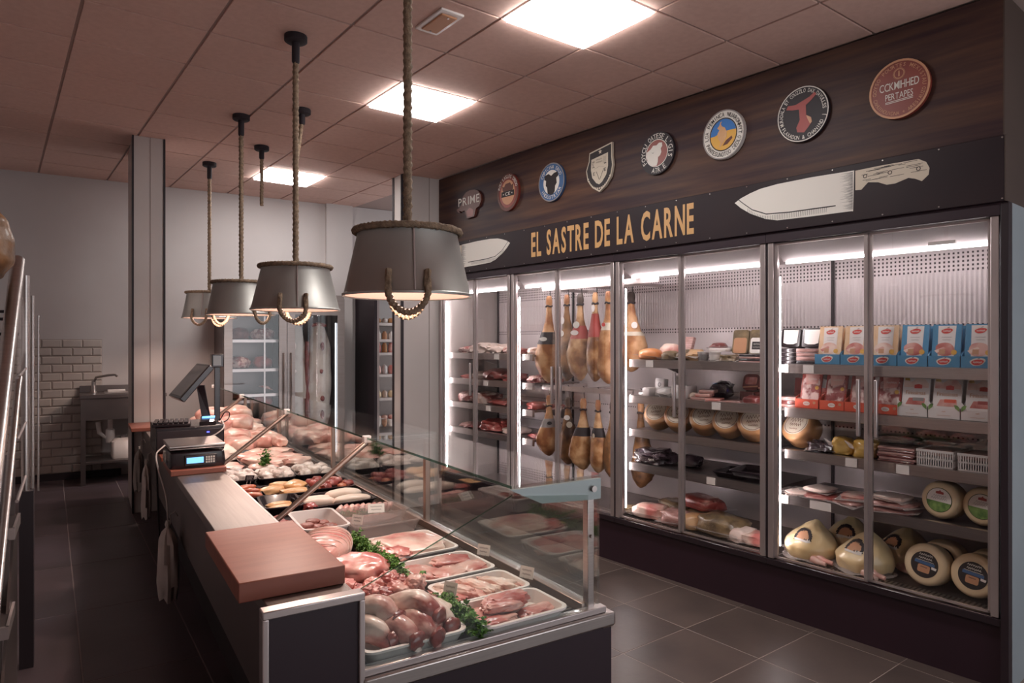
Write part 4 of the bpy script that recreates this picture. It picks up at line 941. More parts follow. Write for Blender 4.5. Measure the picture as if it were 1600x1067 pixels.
for i in range(14):
    lump('meat_cube', f'red meat cube by the front glass, {ordn(i % 5, 5)} of the {("front", "middle", "back")[i // 5]} row', 'meat', 1.21 + ((i % 5) - 2) * .042 + .008 * sin(i * 5), 3.92 + ((i // 5) - 1) * .075 + .01 * cos(i * 3), TZ + .012 * (i % 3), .055, .065, .045, 'meat_red' if i % 3 else 'sausage', i, 200 + i, .3, 2.4, 'red cubes by the front glass', sub=2)
for q, (cx, cy, w_, d_, nm) in enumerate([(.80, 4.40, .17, .32, 'against the worktop'), (1.0, 4.36, .21, .30, 'mid-deck'), (1.23, 4.36, .22, .30, 'by the front glass')]):
    tray('black_tray', 'black tray of white tripe ' + nm, 'tray', cx, cy, w_, d_, .04, 'plastic_black', radians(-4))
    for i in range(8):
        lump('tripe_roll', f'white tripe roll in the tray {nm}, {("left", "middle", "right")[i % 3]} in the {("front", "middle", "back")[i // 3]} row', 'tripe', cx + ((i % 3) - 1) * w_ * .28, cy + ((i // 3) - 1) * d_ * .27, TZ + .012 * (i % 2) + .01, .075, .09, .06, 'tripe', i * .9, 220 + q * 10 + i, .25, 2.6, 'tripe rolls ' + nm)
# price cards on spikes
def card(lab, x, y, z, rot, m='paper', w=.055, h=.04, tilt=-.25, spike=.035, hold='clear_plastic'):
    t = thing('price_card', lab, 'price card', (x, y, z), (tilt, 0, rot), 'price cards in the counter')
    obj('card', G().box(-w / 2, w / 2, -.0008, .0008, spike, spike + h), m, t, smooth=0)
    for s in (-1, 1): obj('spike', G().cyl((s * w * .2, 0, 0), (s * w * .2, 0, spike + .004), .0015, n=6), hold, t)
    obj('lettering', squiggle(squiggle(G(), -w * .35, w * .35, spike + h * .68, h * .16, .0012), -w * .3, w * .3, spike + h * .35, h * .14, .0012, 5), 'print_grey', t, smooth=0)
card('white price card leaning on the clear tray of pink slices', 1.145, 3.0, DK + .05, radians(-20), w=.075, h=.045, tilt=-.7, spike=.02)
card('pale price card facing the front glass, beside the red veal slices', 1.29, 2.27, DK + .01, radians(-62), spike=.03)
card('pale price card facing the front glass, beside the pork strips', 1.29, 1.97, DK + .01, radians(-66), spike=.03)
card('pale price card on the near end of the pork strip tray', .975, 1.93, DK + .03, radians(-62), spike=.022, w=.05, h=.045)
card('pale price card on clear prongs at the corner of the patty tray', .985, 2.83, DK + .03, radians(-55), spike=.045, w=.055, h=.04)
card('black price card standing in the red sausages', .80, 4.12, DK + .03, radians(-30), 'plastic_black', .05, .035, -.6, .03)
# ---- poultry beyond, towards the far end
tray('black_tray', 'broad black tray of flat pink chicken pieces', 'tray', 1.12, 4.98, .44, .86, .04, 'plastic_black')
for i in range(9):
    lump('chicken_piece', f'flat pink chicken piece in the broad black tray, {ordn(i, 9, "nearest", "farthest", "from the near end")}', 'chicken', 1.12 + (-.12, .12, 0)[i % 3], 4.66 + i * .082, TZ + .014 * (i % 2), .20, .17, .06, 'chicken', i * .7, 260 + i, .22, 1.8, 'chicken pieces in the broad tray', pw=.75)
tray('black_tray', 'small black tray of pink cutlets beside the scale', 'tray', .775, 4.78, .24, .26, .035, 'plastic_black')
for i in range(4): lump('cutlet', 'pink cutlet in the small tray beside the scale, ' + ('front left', 'front right', 'back left', 'back right')[i], 'cutlet', .775 + (-.05, .05)[i % 2], 4.73 + (i // 2) * .11, TZ + .02, .12, .14, .03, 'chicken', i, 280 + i, .16, 2, 'pink cutlets beside the scale')
lump('whole_fowl', 'pale whole bird with greyish skin beyond the small tray of cutlets', 'chicken', .80, 5.15, TZ, .24, .30, .15, 'fillet_white', .3, 290, .2, 1.6, sub=4)
rnd = random.Random(11)
POS = [(.80, 5.55, 0), (1.02, 5.55, 0), (1.22, 5.58, 0), (.82, 5.85, .02), (1.05, 5.86, .02), (1.23, 5.92, .0), (.82, 6.15, .03), (1.04, 6.18, .05), (1.23, 6.22, .02), (.92, 6.02, .10), (1.10, 6.10, .11), (.84, 6.48, .05), (1.06, 6.5, .08), (1.23, 6.52, .05), (.95, 6.80, .06), (1.18, 6.82, .06), (.95, 6.38, .16), (1.14, 6.45, .16)]
for i, (x, y, z) in enumerate(POS):
    lump('whole_chicken', f'pink whole chicken at the far end of the counter, {ORD[i] if i < 12 else ("thirteenth", "fourteenth", "fifteenth", "sixteenth", "seventeenth", "eighteenth")[i - 12]} from the near side', 'chicken', x, y, TZ + z, .24, .28, .15, 'chicken' if i % 4 else 'pork_pale', rnd.uniform(-.8, .8), 300 + i, .22, 1.9, 'pink chickens at the far end')
for i in range(5):
    lump('turkey_leg', f'pale poultry leg leaning at the front glass, {ordn(i, 5, "nearest", "farthest", "from the near end")}', 'chicken', 1.27, 5.35 + i * .32, TZ + .06, .10, .27, .085, 'chicken', .3 * sin(i * 2), 330 + i, .25, 1.7, 'poultry legs at the front glass')

# ================================================================ CABINET CONTENTS
def flump(name, lab, cat, s, k, z, sx, sy, sz, m, rot=0, seed=0, amp=.18, freq=2.0, group=None, flatten=.6, pw=.85, sub=3):
    o = obj(name, G().blob(sx, sy, sz, seed, amp, freq, sub, flatten, pw), m, None, F(s, k, z), (0, 0, FR + rot)); return tag(o, lab, cat, group)
def vac(lab, s, k, z, sx, sy, sz, m, rot=0, seed=0, pw=.6, amp=.12, group=None, name='vacuum_pack', tilt=0, fl='clear_bag'):
    t = thing(name, lab, 'packet', F(s, k, z), (tilt, 0, FR + rot), group)
    obj('meat', G().blob(sx, sy, sz, seed, amp, 1.8, 3, .7, pw), m, t)
    zz = sz * .28; A = rrect(sx * 1.2, sy * 1.2, .015, 0, 7)
    def w(p, dz): return (p[0] * (1 + .05 * sin(p[1] * 90 + seed)), p[1] * (1 + .05 * cos(p[0] * 80 + seed)), zz + dz + .012 * sin(p[0] * 45 + p[1] * 37 + seed))
    obj('film', G().loft([[w(p, 0) for p in A], [w(p, .0012) for p in A]]), fl, t); return t
def slab(name, lab, cat, s, k, z, w, d, h, m, rot=0, tilt=0, group=None, r=.008):
    t = thing(name, lab, cat, F(s, k, z), (tilt, 0, FR + rot), group)
    obj('body', G().loft([rrect(w - .004, d - .004, r, 0), rrect(w, d, r, .003), rrect(w, d, r, h - .003), rrect(w - .004, d - .004, r, h)]), m, t); return t
# ---- hams
HP = [(0, .020, 0), (.03, .030, 0), (.08, .034, .0), (.13, .027, .0), (.18, .028, .0), (.27, .037, 0), (.36, .052, .002), (.46, .074, .006), (.58, .098, .012), (.70, .112, .016), (.80, .112, .016), (.89, .092, .010), (.96, .055, .004), (1.0, .012, 0)]
def hprof(f):
    for (a, r0, o0), (b, r1, o1) in zip(HP, HP[1:]):
        if f <= b: u = (f - a) / (b - a); u = u * u * (3 - 2 * u); return r0 + (r1 - r0) * u, o0 + (o1 - o0) * u
    return HP[-1][1:]
def ham(lab, loc, L, wid, rotz, m, bands, seed, cord=.06, group=None, flip=1, seals=()):
    t = thing('cured_ham', lab, 'ham', loc, (0, 0, rotz), group); sc_ = wid / .224; n = 22
    def ring(f, e=0, cap=False):
        r, o = hprof(f); r = r * sc_ + e; out = []
        for k in range(n):
            a = 2 * pi * k / n; d = 1 + (.14 * mnoise.noise(Vector((cos(a) * 1.3 + seed, sin(a) * 1.3, f * 5))) if .15 < f < .97 else 0)
            out.append((flip * (o * 1.6 * sc_ + cos(a) * r * d), sin(a) * r * .74 * d, -f * L))
        return out
    obj('meat', G().loft([ring(.13 + .87 * i / 34) for i in range(35)]), m, t)
    obj('hoof', G().loft([ring(.14 * i / 6) for i in range(7)]), 'ham_lean' if seed % 3 else 'hoof', t)
    obj('cord', G().tube([(0, 0, cord + .012), (.008, .003, cord), (.005, .012, cord * .4), (.012, .014, -.05), (0, .02, -.085)], .0035, 6).tube([(.03 * cos(a) * sc_, .022 * sin(a) * sc_, -.088 + .004 * sin(3 * a)) for a in [2 * pi * i / 16 for i in range(16)]], .0075, 6, True), 'rubber', t)
    for (f0, f1, bm_) in bands:
        obj('paper_band', G().loft([ring(f0 + (f1 - f0) * i / 4, .004) for i in range(5)], False, False), bm_, t)
    for (f, dx, w_, h_, sm) in seals:
        r, o = hprof(f); q = G().prism([(dx + w_ / 2 * cos(2 * pi * i / 20), h_ / 2 * sin(2 * pi * i / 20)) for i in range(20)], 0, .003)
        obj('seal_tag', q, sm, t, (flip * o * 1.6 * sc_, -r * sc_ * .74 - .008, -f * L), smooth=0)
    return t
HG = 'cured hams hanging in the cabinet'
RK = .2
for i, (s, L, w_, m, yaw, bands, seals, lab) in enumerate([
    (-.815, .73, .21, 'ham_lean', 10, [(.42, .56, 'print_black')], [(.50, 0, .08, .035, 'print_white')], 'pale cured ham, leftmost of the upper row, with a black and white paper band'),
    (-.60, .71, .20, 'ham_dark', -12, [], [(.30, -.01, .055, .06, 'plastic_white'), (.45, .0, .075, .05, 'print_white')], 'dark cured ham, second of the upper row, with two white round seals'),
    (-.445, .70, .21, 'ham_skin', 5, [(.37, .52, 'print_red')], [(.36, 0, .065, .055, 'print_white'), (.45, 0, .08, .04, 'plastic_white')], 'cured ham, third of the upper row, with a red and white band'),
    (-.28, .70, .20, 'ham_skin', -20, [(.24, .50, 'print_red')], [(.18, .02, .055, .055, 'plastic_white')], 'cured ham, fourth of the upper row, wrapped in a long red band'),
    (-.14, .71, .21, 'ham_lean', -10, [(.34, .42, 'print_cream')], [(.36, .0, .04, .03, 'logo_red')], 'cured ham, fifth of the upper row, half hidden by the door post'),
    (-.05, .62, .21, 'ham_lean', 20, [(.5, .55, 'print_cream')], [(.42, .04, .05, .05, 'plastic_white')], 'cured ham alone at the left end of the third cabinet')]):
    ham(lab, F(s, RK if i < 5 else .36, 1.985), L, w_, FR + radians(yaw), m, bands, i + 1, .075, HG, 1 if i % 2 else -1, seals)
for i, (s, L, w_, m, yaw, bands, seals, lab) in enumerate([
    (-.815, .51, .17, 'ham_lean', 60, [(.38, .52, 'print_grey')], [(.45, 0, .04, .03, 'print_black')], 'slim cured ham, leftmost of the lower row, with a grey band'),
    (-.585, .55, .19, 'ham_dark', 30, [], [(.30, .0, .05, .04, 'paper'), (.40, .02, .05, .05, 'print_cream'), (.17, -.06, .022, .06, 'paper')], 'cured ham, second of the lower row, with white labels and a tag'),
    (-.41, .57, .18, 'ham_skin', 40, [(.40, .52, 'print_black')], [], 'cured ham, third of the lower row, with a black band'),
    (-.25, .57, .19, 'ham_skin', -20, [(.38, .50, 'print_black')], [(.48, .03, .035, .035, 'print_cream')], 'cured ham, fourth of the lower row, with a dark band and small seal'),
    (-.10, .59, .19, 'ham_dark', -40, [], [], 'dark cured ham, last of the lower row beside the door post'),
    (.045, .66, .19, 'ham_dark', 10, [], [], 'cured ham whose lower end shows at the left of the third cabinet')]):
    ham(lab, F(s, RK if i < 5 else .36, 1.145), L, w_, FR + radians(yaw), m, bands, i + 11, .085, HG, 1 if i % 2 else -1, seals)
# the dark ham at the left edge of the picture
ham('dark cured ham hanging at the left edge of the picture, beside the steel stair rail', (-.335, 2.9, 2.32), .56, .26, radians(-40), 'ham_dark', [(.24, .28, 'paper')], 31, .9)
# ---- cuts of meat in the two left cabinets
Q = [('Z', 0)]
MEAT = [  # shelf, s, w, h, mat, label
    (0, -2.02, .17, .08, 'marbled', 'bone-in joint at the left of the top meat shelf'), (0, -1.78, .30, .12, 'fat_white', 'fat-topped rib joint in the middle of the top meat shelf'), (0, -1.50, .26, .11, 'pork_pale', 'pale rib joint at the right of the top meat shelf'),
    (0, -1.33, .18, .07, 'shank', 'flat pale joint at the right end of the top meat shelf'), (1, -2.10, .22, .05, 'pork_pale', 'flat pale cut at the left of the second meat shelf'), (1, -1.80, .18, .09, 'fat_white', 'white fatty lump in the middle of the second meat shelf'),
    (1, -1.58, .26, .13, 'meat_deep', 'dark joint at the right of the second meat shelf'), (1, -1.35, .20, .09, 'meat_red', 'red joint at the right end of the second meat shelf'), (2, -2.06, .30, .12, 'marbled', 'marbled block at the left of the third meat shelf'),
    (2, -1.76, .26, .13, 'shank', 'pale rib piece in the middle of the third meat shelf'), (2, -1.48, .30, .07, 'meat_red', 'red flat cut at the right of the third meat shelf'), (3, -2.10, .24, .05, 'slices', 'flat packet of slices at the left of the lowest meat shelf'),
    (3, -1.88, .22, .05, 'meat_deep', 'dark flat cut left of the big block on the lowest meat shelf'), (3, -1.57, .36, .13, 'meat_red', 'big red block of beef on the lowest meat shelf'), (3, -1.33, .18, .07, 'fat_white', 'white fatty cut at the right end of the lowest meat shelf')]
for i, (sh_, s, w_, h_, m, lab) in enumerate(MEAT):
    z = SH[0][sh_] + .001
    s = max(s, -2.04 if w_ < .2 else -1.99)
    flump('meat_cut', lab, 'meat', s, .27, z, w_, .26, h_, m, .2 * sin(i * 2.1), 400 + i, .26, 2.4, 'cuts of meat in the leftmost cabinet', pw=.75, sub=4 if i in (1, 13) else 3)
for i, (sh_, s, w_, h_, m, lab) in enumerate([(0, -1.0, .15, .08, 'pork_pale', 'pale cut on the top short shelf beside the hams'), (0, -.915, .13, .06, 'meat_pink', 'pink cut at the end of the top short shelf'), (1, -.99, .16, .08, 'marbled', 'marbled cut on the second short shelf beside the hams'),
                                              (1, -.91, .12, .05, 'meat_red', 'red cut at the end of the second short shelf'), (2, -.99, .16, .08, 'meat_red', 'red rib cut on the third short shelf beside the hams'), (2, -.91, .12, .06, 'marbled', 'marbled rib cut at the end of the third short shelf'),
                                              (3, -.97, .20, .05, 'meat_deep', 'dark flat cut on the lowest short shelf beside the hams')]):
    flump('meat_cut', lab, 'meat', s, .24 + .10 * (i % 2), SH[1][sh_] + .001, w_, .2, h_, m, .3 * sin(i), 430 + i, .3, 2.6, 'cuts on the short shelves beside the hams', pw=.75)
# ---- wheels of cheese
def wheel(lab, s, k, z, R, H, rind, pitch, yaw, roll, labels, group, bulge=0):
    t = thing('cheese_wheel', lab, 'cheese', (0, 0, 0), 0, group); MR = Matrix.Rotation(yaw, 4, 'Z') @ Matrix.Rotation(pitch, 4, 'X') @ Matrix.Rotation(roll, 4, 'Y')
    e = .22 * H; prof = [(R * .2, -H / 2), (R - e, -H / 2)] + [(R - e + (e + bulge) * sin(a), -H / 2 + e - e * cos(a)) for a in [radians(18 * i) for i in range(1, 6)]]
    prof += [(r, -zz) for r, zz in prof[::-1]]
    # the canonical wheel faces the viewer (-y)
    g = G().lathe(prof, 40, Matrix.Rotation(radians(90), 4, 'X')); g.bm.transform(MR); mn = min(v.co.z for v in g.bm.verts)
    t.location = F(s, k, z - mn + .0005); t.rotation_euler = (0, 0, FR)
    obj('rind', g, rind, t)
    for nm, mm, fn in labels:
        g = G(); fn(g, H / 2); g.bm.transform(MR); obj(nm, g, mm, t, smooth=0)
    return t
def lab_tan(R):
    return [('paper_label', 'print_cream', lambda g, t: g.disc(R * .80, t, t + .001, 36)), ('label_ring', 'print_brown', lambda g, t: g.ring(R * .70, R * .73, t + .001, t + .0016, 36)),
            ('lettering', 'print_brown', lambda g, t: squiggle(squiggle(squiggle(g, -R * .45, R * .45, R * .22, R * .3, t + .0016, 5, .004), -R * .4, R * .4, -.1 * R, R * .2, t + .0016, 6, .004), -R * .3, R * .3, -R * .4, R * .08, t + .0016, 5, .002))]
TC = ['leftmost', 'second from left, half behind the door post', 'third from the left', 'fourth from the left', 'fifth, beside the next cabinet']
for i, s in enumerate((.335, .515, .725, .905, 1.09)):
    wheel('tilted tan cheese wheel with cream label, ' + TC[i], s, .22, SH[2][2], .098, .12, 'cheese_rind', radians(-36 + 4 * (i % 2)), radians(10 + 5 * (i % 3)), radians(-8), lab_tan(.098), 'tilted tan cheeses', .006)
wheel('tan cheese wheel at the left edge of the rightmost cabinet, label turned away', 1.385, .24, SH[3][2], .10, .13, 'cheese_rind', radians(-38), radians(-12), 0, lab_tan(.098), 'tilted tan cheeses', .006)
def lab_green(R):
    up = [(R * .62 * cos(a), R * .62 * sin(a)) for a in [radians(-8 + 196 * i / 20) for i in range(21)]]
    return [('label_ring', 'print_black', lambda g, t: g.disc(R * .655, t, t + .0008, 36)), ('meadow_print', 'print_green', lambda g, t: g.disc(R * .63, t + .0008, t + .0014, 36)), ('paper_label', 'paper', lambda g, t: g.prism(up, t + .0014, t + .002)),
            ('logo', 'print_red', lambda g, t: g.prism([(-R * .2, R * .32), (-R * .2, R * .44), (-R * .05, R * .47), (0, R * .54), (R * .05, R * .47), (R * .2, R * .44), (R * .2, R * .32)], t + .002, t + .0026)),
            ('lettering', 'print_grey', lambda g, t: squiggle(squiggle(g, -R * .3, R * .35, R * .22, R * .13, t + .0026, 6, .0015), -R * .4, R * .4, R * .08, R * .13, t + .0026, 7, .0015))]
for i, s in enumerate((2.155, 2.34)):
    wheel('pale cheese wheel with a green meadow label, ' + ('left' if i == 0 else 'right') + ' of the pair on the fourth shelf', s, .22, SH[3][3], .094, .12, 'cheese_pale', radians(-6), radians(-8), radians(4), lab_green(.094), 'meadow-label cheeses')
def lab_dark(R):
    return [('paper_label', 'print_black', lambda g, t: g.disc(R * .62, t, t + .001, 36)), ('blue_stripe', 'print_blue', lambda g, t: g.prism([(-R * .45, R * .02), (R * .45, R * .0), (R * .45, R * .14), (-R * .45, R * .16)], t + .001, t + .0015)),
            ('price_patch', 'print_tan', lambda g, t: g.prism([(a, b - R * .2) for a, b in rrect2(R * .55, R * .36, R * .08)], t + .0015, t + .002)), ('side_patch', 'paper', lambda g, t: g.prism([(R * .33, -.0), (R * .56, -.002), (R * .54, -R * .13), (R * .33, -R * .11)], t + .0015, t + .002)),
            ('lettering', 'print_white', lambda g, t: squiggle(squiggle(squiggle(g, -R * .3, R * .3, R * .46, R * .1, t + .0015, 7, .002), -R * .3, R * .3, R * .3, R * .09, t + .0015, 7, .002), -R * .4, R * .4, R * .18, R * .04, t + .0016, 8, .001)),
            ('patch_lettering', 'print_black', lambda g, t: squiggle(g, -R * .15, R * .15, -R * .12, R * .04, t + .0021, 5, .0015))]
for i, (s, k, lab) in enumerate(((2.085, .21, 'pale cheese wheel with a dark round label, front left on the cabinet floor'), (2.30, .21, 'pale cheese wheel with a dark round label, front right on the cabinet floor'),
                                 (2.11, .36, 'pale cheese wheel standing behind the front left one'), (2.325, .36, 'pale cheese wheel standing behind the front right one'))):
    wheel(lab, s, k, DECK, .106, .11, 'cheese_pale', radians(-10), radians(-4), radians(6), lab_dark(.106), 'dark-label cheeses')
# ---- blue boxes of sliced ham packets
def oval_logo(t, cx, cz, w, y, tilt=.12):
    o = [(cx + w / 2 * cos(a) * (1 + .08 * sin(3 * a)), cz + w * .26 * sin(a) + tilt * w / 2 * cos(a)) for a in [2 * pi * i / 24 for i in range(24)]]
    o2 = [(cx + (a - cx) * 1.25, cz + (b - cz) * 1.4 + .002) for a, b in o]
    obj('logo_border', G().prism(o2, y, y + .0006), 'print_white', t, smooth=0); obj('logo', G().prism(o, y + .0006, y + .0012), 'logo_red', t, smooth=0)
    obj('logo_lettering', squiggle(G(), cx - w * .36, cx + w * .36, cz, w * .17, y + .0014, 6, .0022), 'print_white', t, smooth=0)
    obj('logo_leaf', G().prism([(cx + w * .02, cz + w * .30), (cx + w * .2, cz + w * .36), (cx + w * .22, cz + w * .42), (cx + w * .04, cz + w * .36)], y + .0006, y + .0012), 'print_brown', t, smooth=0)
def open_box(name, lab, s, z, w, d, hf, hb, m, k=.115, group=None):
    t = thing(name, lab, 'box', F(s, k, z), FR, group); a = w / 2 - .001
    g = G().box(-a, a, 0, .002, 0, hf).box(-a, a, d - .002, d, 0, hb).box(-a, a, 0, d, 0, .002)
    for x in (-a, a - .002): g.loft([[(x, 0, 0), (x, d, 0), (x, d, hb), (x, .02, hf * 1.25), (x, 0, hf)], [(x + .002, 0, 0), (x + .002, d, 0), (x + .002, d, hb), (x + .002, .02, hf * 1.25), (x + .002, 0, hf)]])
    obj('carton', g, m, t, smooth=0); return t
def packet(lab, s, z, k, w, h, body, tilt, deco, group, name='ham_packet'):
    t = thing(name, lab, 'packet', F(s, k, z), (tilt, 0, FR), group)
    obj('pouch', G().loft([[(x, yy, zz) for x, zz in ((-w / 2, 0), (w / 2, 0), (w / 2 * 1.0, h), (-w / 2 * 1.0, h))] for yy in (0, .012)]), body, t, smooth=0); deco(t); return t
def deco_ham(bs, i):
    def f(t):
        obj('front_panel', G().prism([(-.036, .05), (.036, .05), (.040, .205), (-.040, .205)], 0, .0006), 'pack_white', t, smooth=0)
        oval_logo(t, .0, .178, .05, .0007)
        obj('lettering', squiggle(squiggle(G(), -.022, .022, .146, .006, .001, 6, .0011), -.018, .018, .133, .006, .001, 5, .0011), 'print_grey', t, smooth=0)
        sl = [(-.005 + .045 * cos(a) * (1 + .1 * sin(2 * a + i)), .085 + .034 * sin(a)) for a in [2 * pi * q / 20 for q in range(20)]]
        obj('ham_print', G().prism(sl, .0012, .0018), 'meat_pink' if bs else 'pork_pale', t, smooth=0)
        obj('slice_print', G().prism([(-.052, .078), (-.01, .098), (.0, .09), (-.04, .066)], .0018, .0022), 'pork_pale', t, smooth=0)
        obj('badge_print', G().disc(.013, .0019, .0023, 16, cx=.036, cz=.070), 'sand_yellow', t, smooth=0)
        obj('square_print', G().prism([(-.03, .060), (-.003, .060), (-.003, .085), (-.03, .085)], .0022, .0026), 'print_tan', t, smooth=0)
    return f
for i, s in enumerate((1.60, 1.745, 1.895, 2.04, 2.185, 2.33)):
    n6 = ordn(i, 6); bx_ = open_box('display_box', f'bright blue display box on the top shelf, {n6} of six', s, SH[3][0] + .009, .143, .19, .056, .13, 'pack_blue', .108, 'blue display boxes'); oval_logo(bx_, .0, .028, .052, .0005)
    body = 'pack_orange' if i < 3 else 'pack_blue'
    packet(f'{"orange" if i < 3 else "blue"} sliced-ham packet at the front of the {n6 if i not in (0, 5) else n6} blue box', s, SH[3][0] + .014, .125, .128, .212, body, radians(-10), deco_ham(i >= 3, i), 'sliced-ham packets')
    packet(f'{"orange" if i < 3 else "blue"} packet behind the front one in the {n6} blue box', s + .006, SH[3][0] + .014, .158, .128, .205, body, radians(-10), lambda t: None, 'sliced-ham packets')
# black trays left of the blue boxes
for i, s in enumerate((1.345, 1.475)):
    for j in range(4):
        slab('black_tray', f'thin black food tray in the {("left", "right")[i]} pile beside the blue boxes, {("bottom", "second", "third", "top")[j]}', 'tray', s, .18, SH[3][0] + .002 + j * .024, .125, .14, .021, 'plastic_black' if i == 0 or j == 0 else 'slices', 0, 0, 'piled trays beside the blue boxes', .012)
    t = thing('labelled_tray', f'upright black tray with a blank cream label, {("left", "right")[i]} of the two', 'tray', F(s, .17, SH[3][0] + .105), (radians(-12), 0, FR), 'upright labelled trays')
    obj('shell', G().loft([[(x, yy, z) for x, z in rrect2(.115, .11, .01)] for yy in (0, .02)]), 'plastic_black', t, (0, 0, .056))
    obj('paper_label', G().prism([(-.042, .024), (-.02, .016), (.02, .016), (.042, .024), (.046, .104), (-.046, .104)], 0, .001), 'paper', t, smooth=0)
    for q in range(3): obj('tray_edge', G().loft([[(x, yy, z) for x, z in rrect2(.112, .105, .01)] for yy in (.024 + q * .014, .034 + q * .014)]), 'plastic_black', t, (.004 + q * .004, 0, .056))
# red boxes of salami
def deco_sal(t):
    obj('salami_print', G().prism([(x, z + .10) for x, z in rrect2(.10, .15, .02)], 0, .0008), 'marbled', t, smooth=0)
    obj('front_panel', G().prism([(-.03, .13), (.035, .14), (.045, .185), (.03, .2), (-.04, .195)], .0009, .0014), 'meat_pink', t, smooth=0)
    obj('lettering', squiggle(G(), -.02, .03, .165, .012, .0016, 5, .0016), 'print_white', t, smooth=0)
    obj('badge_print', G().disc(.011, .0014, .002, 16, cx=.035, cz=.115), 'sand_yellow', t, smooth=0)
for i, s in enumerate((1.48, 1.625, 1.765, 1.91)):
    b_ = open_box('display_box', f'red-orange display box on the second shelf, {ordn(i, 4)} of four', s, SH[3][1] + .009, .14, .17, .052, .11, 'box_red', .108, 'red display boxes')
    obj('logo', G().prism([(.02 * cos(a), .027 + .012 * sin(a)) for a in [2 * pi * q / 18 for q in range(18)]], 0, .0008), 'print_white', b_, smooth=0)
    obj('logo_lettering', squiggle(G(), -.014, .014, .027, .008, .0010, 5, .0012), 'logo_red', b_, smooth=0)
    obj('badge_print', G().disc(.008, 0, .0008, 12, cx=.046, cz=.033), 'print_tan', b_, smooth=0)
    packet(f'shiny red salami packet in the {ordn(i, 4)} red box', s + .004, SH[3][1] + .014, .128, .118, .196, 'pack_red', radians(-14), deco_sal, 'salami packets', 'salami_packet')
for i, s in enumerate((2.04, 2.185, 2.33)):
    n3 = ordn(i, 3)
    b_ = open_box('display_box', f'white display carton with green leaves on the second shelf, {n3} of three', s, SH[3][1] + .009, .143, .17, .05, .12, 'pack_white', .108, 'white display cartons')
    for sx in (-1, 1):
        obj('corner_flap', G().prism([(sx * .07, .05), (sx * .07, .09), (sx * .045, .055), (sx * .045, .05)][::sx], 0, .0015), 'pack_white', b_, smooth=0)
        obj('leaf_print', G().prism([(sx * .068, .04), (sx * .05, .055), (sx * .045, .072), (sx * .06, .07), (sx * .068, .06)][::sx], .0016, .0022), 'print_green', b_, smooth=0)
    obj('lettering', squiggle(squiggle(G(), -.03, .03, .016, .003, .0006, 7, .0008), -.008, .008, .036, .006, .0006, 3, .0014), 'print_tan', b_, smooth=0)
    def deco_fin(t, i=i):
        obj('meat_print', G().prism([(-.058, .145), (.058, .145), (.058, .165), (.04, .19), (.0, .192), (-.02, .175), (-.058, .18)], 0, .0006), 'pork_pale', t, smooth=0)
        obj('logo', G().prism([(-.008, .14), (.028, .14), (.028, .158), (.012, .163), (-.008, .158)], .0007, .0012), 'logo_red', t, smooth=0)
        g = G(); text(g, 'Finissimas', .0, .118, .092, .020, .0008, .05); obj('lettering', g, 'print_tan', t, smooth=0)
        obj('window_print', G().prism([(-.045, .055), (.045, .055), (.045, .09), (-.03, .09)], 0, .0006), 'meat_pink', t, smooth=0)
        obj('flap_print', G().prism([(-.012, .075), (.04, .075), (.04, .092), (-.012, .092)], .0007, .0012), ('print_grey', 'box_red', 'print_red')[i], t, smooth=0)
        obj('leaf_print', G().prism([(-.055, .18), (-.03, .178), (-.035, .196), (-.055, .194)], .0007, .0012), 'bag_yellow', t, smooth=0)
    packet(f'white cold-cut packet in the {n3} white carton', s + .002, SH[3][1] + .014, .128, .126, .195, 'pack_white', radians(-12), deco_fin, 'white cold-cut packets', 'cold_cut_packet')
# rest of the right-hand cabinet
for j in range(3): slab('maroon_packet', 'dark flat packet at the left of the second shelf, ' + ('bottom', 'middle', 'top')[j] + ' of the pile', 'packet', 1.36, .2, SH[3][1] + .001 + j * .022, .13, .16, .02, ('slices', 'pack_maroon', 'slices')[j], .1 * j, 0, 'dark packets beside the red boxes')
slab('maroon_packet', 'upright dark packet leaning behind the pile of dark packets', 'packet', 1.36, .30, SH[3][1] + .002, .12, .02, .17, 'pack_maroon', 0, radians(-8), None)
for i, (s, w_) in enumerate(((1.50, .10), (1.575, .085))): vac(('left', 'right')[i] + ' bag of dark figs on the third shelf', s, .19, SH[3][2] + .001, w_, .14, .075, 'fig_dark', .3, 500 + i, .8, .4, 'dark bags on the third shelf')
for i, s in enumerate((1.65, 1.765)):
    t = thing('yellow_bag', ('left', 'right')[i] + ' peaked yellow bag with brown corner on the third shelf', 'packet', F(s, .21, SH[3][2] + .001), (0, 0, FR + .3), 'yellow bags on the third shelf')
    obj('bag', G().blob(.13, .17, .115, 510 + i, .3, 1.6, 3, .7, .7), 'bag_yellow', t); obj('corner', G().loft([[(-.07, -.06, .05), (-.05, -.07, .045), (-.05, -.06, .065)], [(-.10, -.05, .085), (-.095, -.053, .084), (-.095, -.048, .088)]]), 'clear_bag', t)
for j in range(6): slab('dark_packet', f'thin dark vacuum packet in the stack beside the white baskets, {("bottom", "second", "third", "fourth", "fifth", "top")[j]}', 'packet', 1.955 + .006 * sin(j * 2), .22, SH[3][2] + .001 + j * .0135, .18, .2, .0125, ('pack_maroon', 'slices')[j % 2], .06 * sin(j * 3), 0, 'dark packets beside the baskets')
vac('dark vacuum pack lying on top of the thin dark stack', 1.90, .33, SH[3][2] + .083, .22, .16, .05, 'fig_dark', .2, 520)
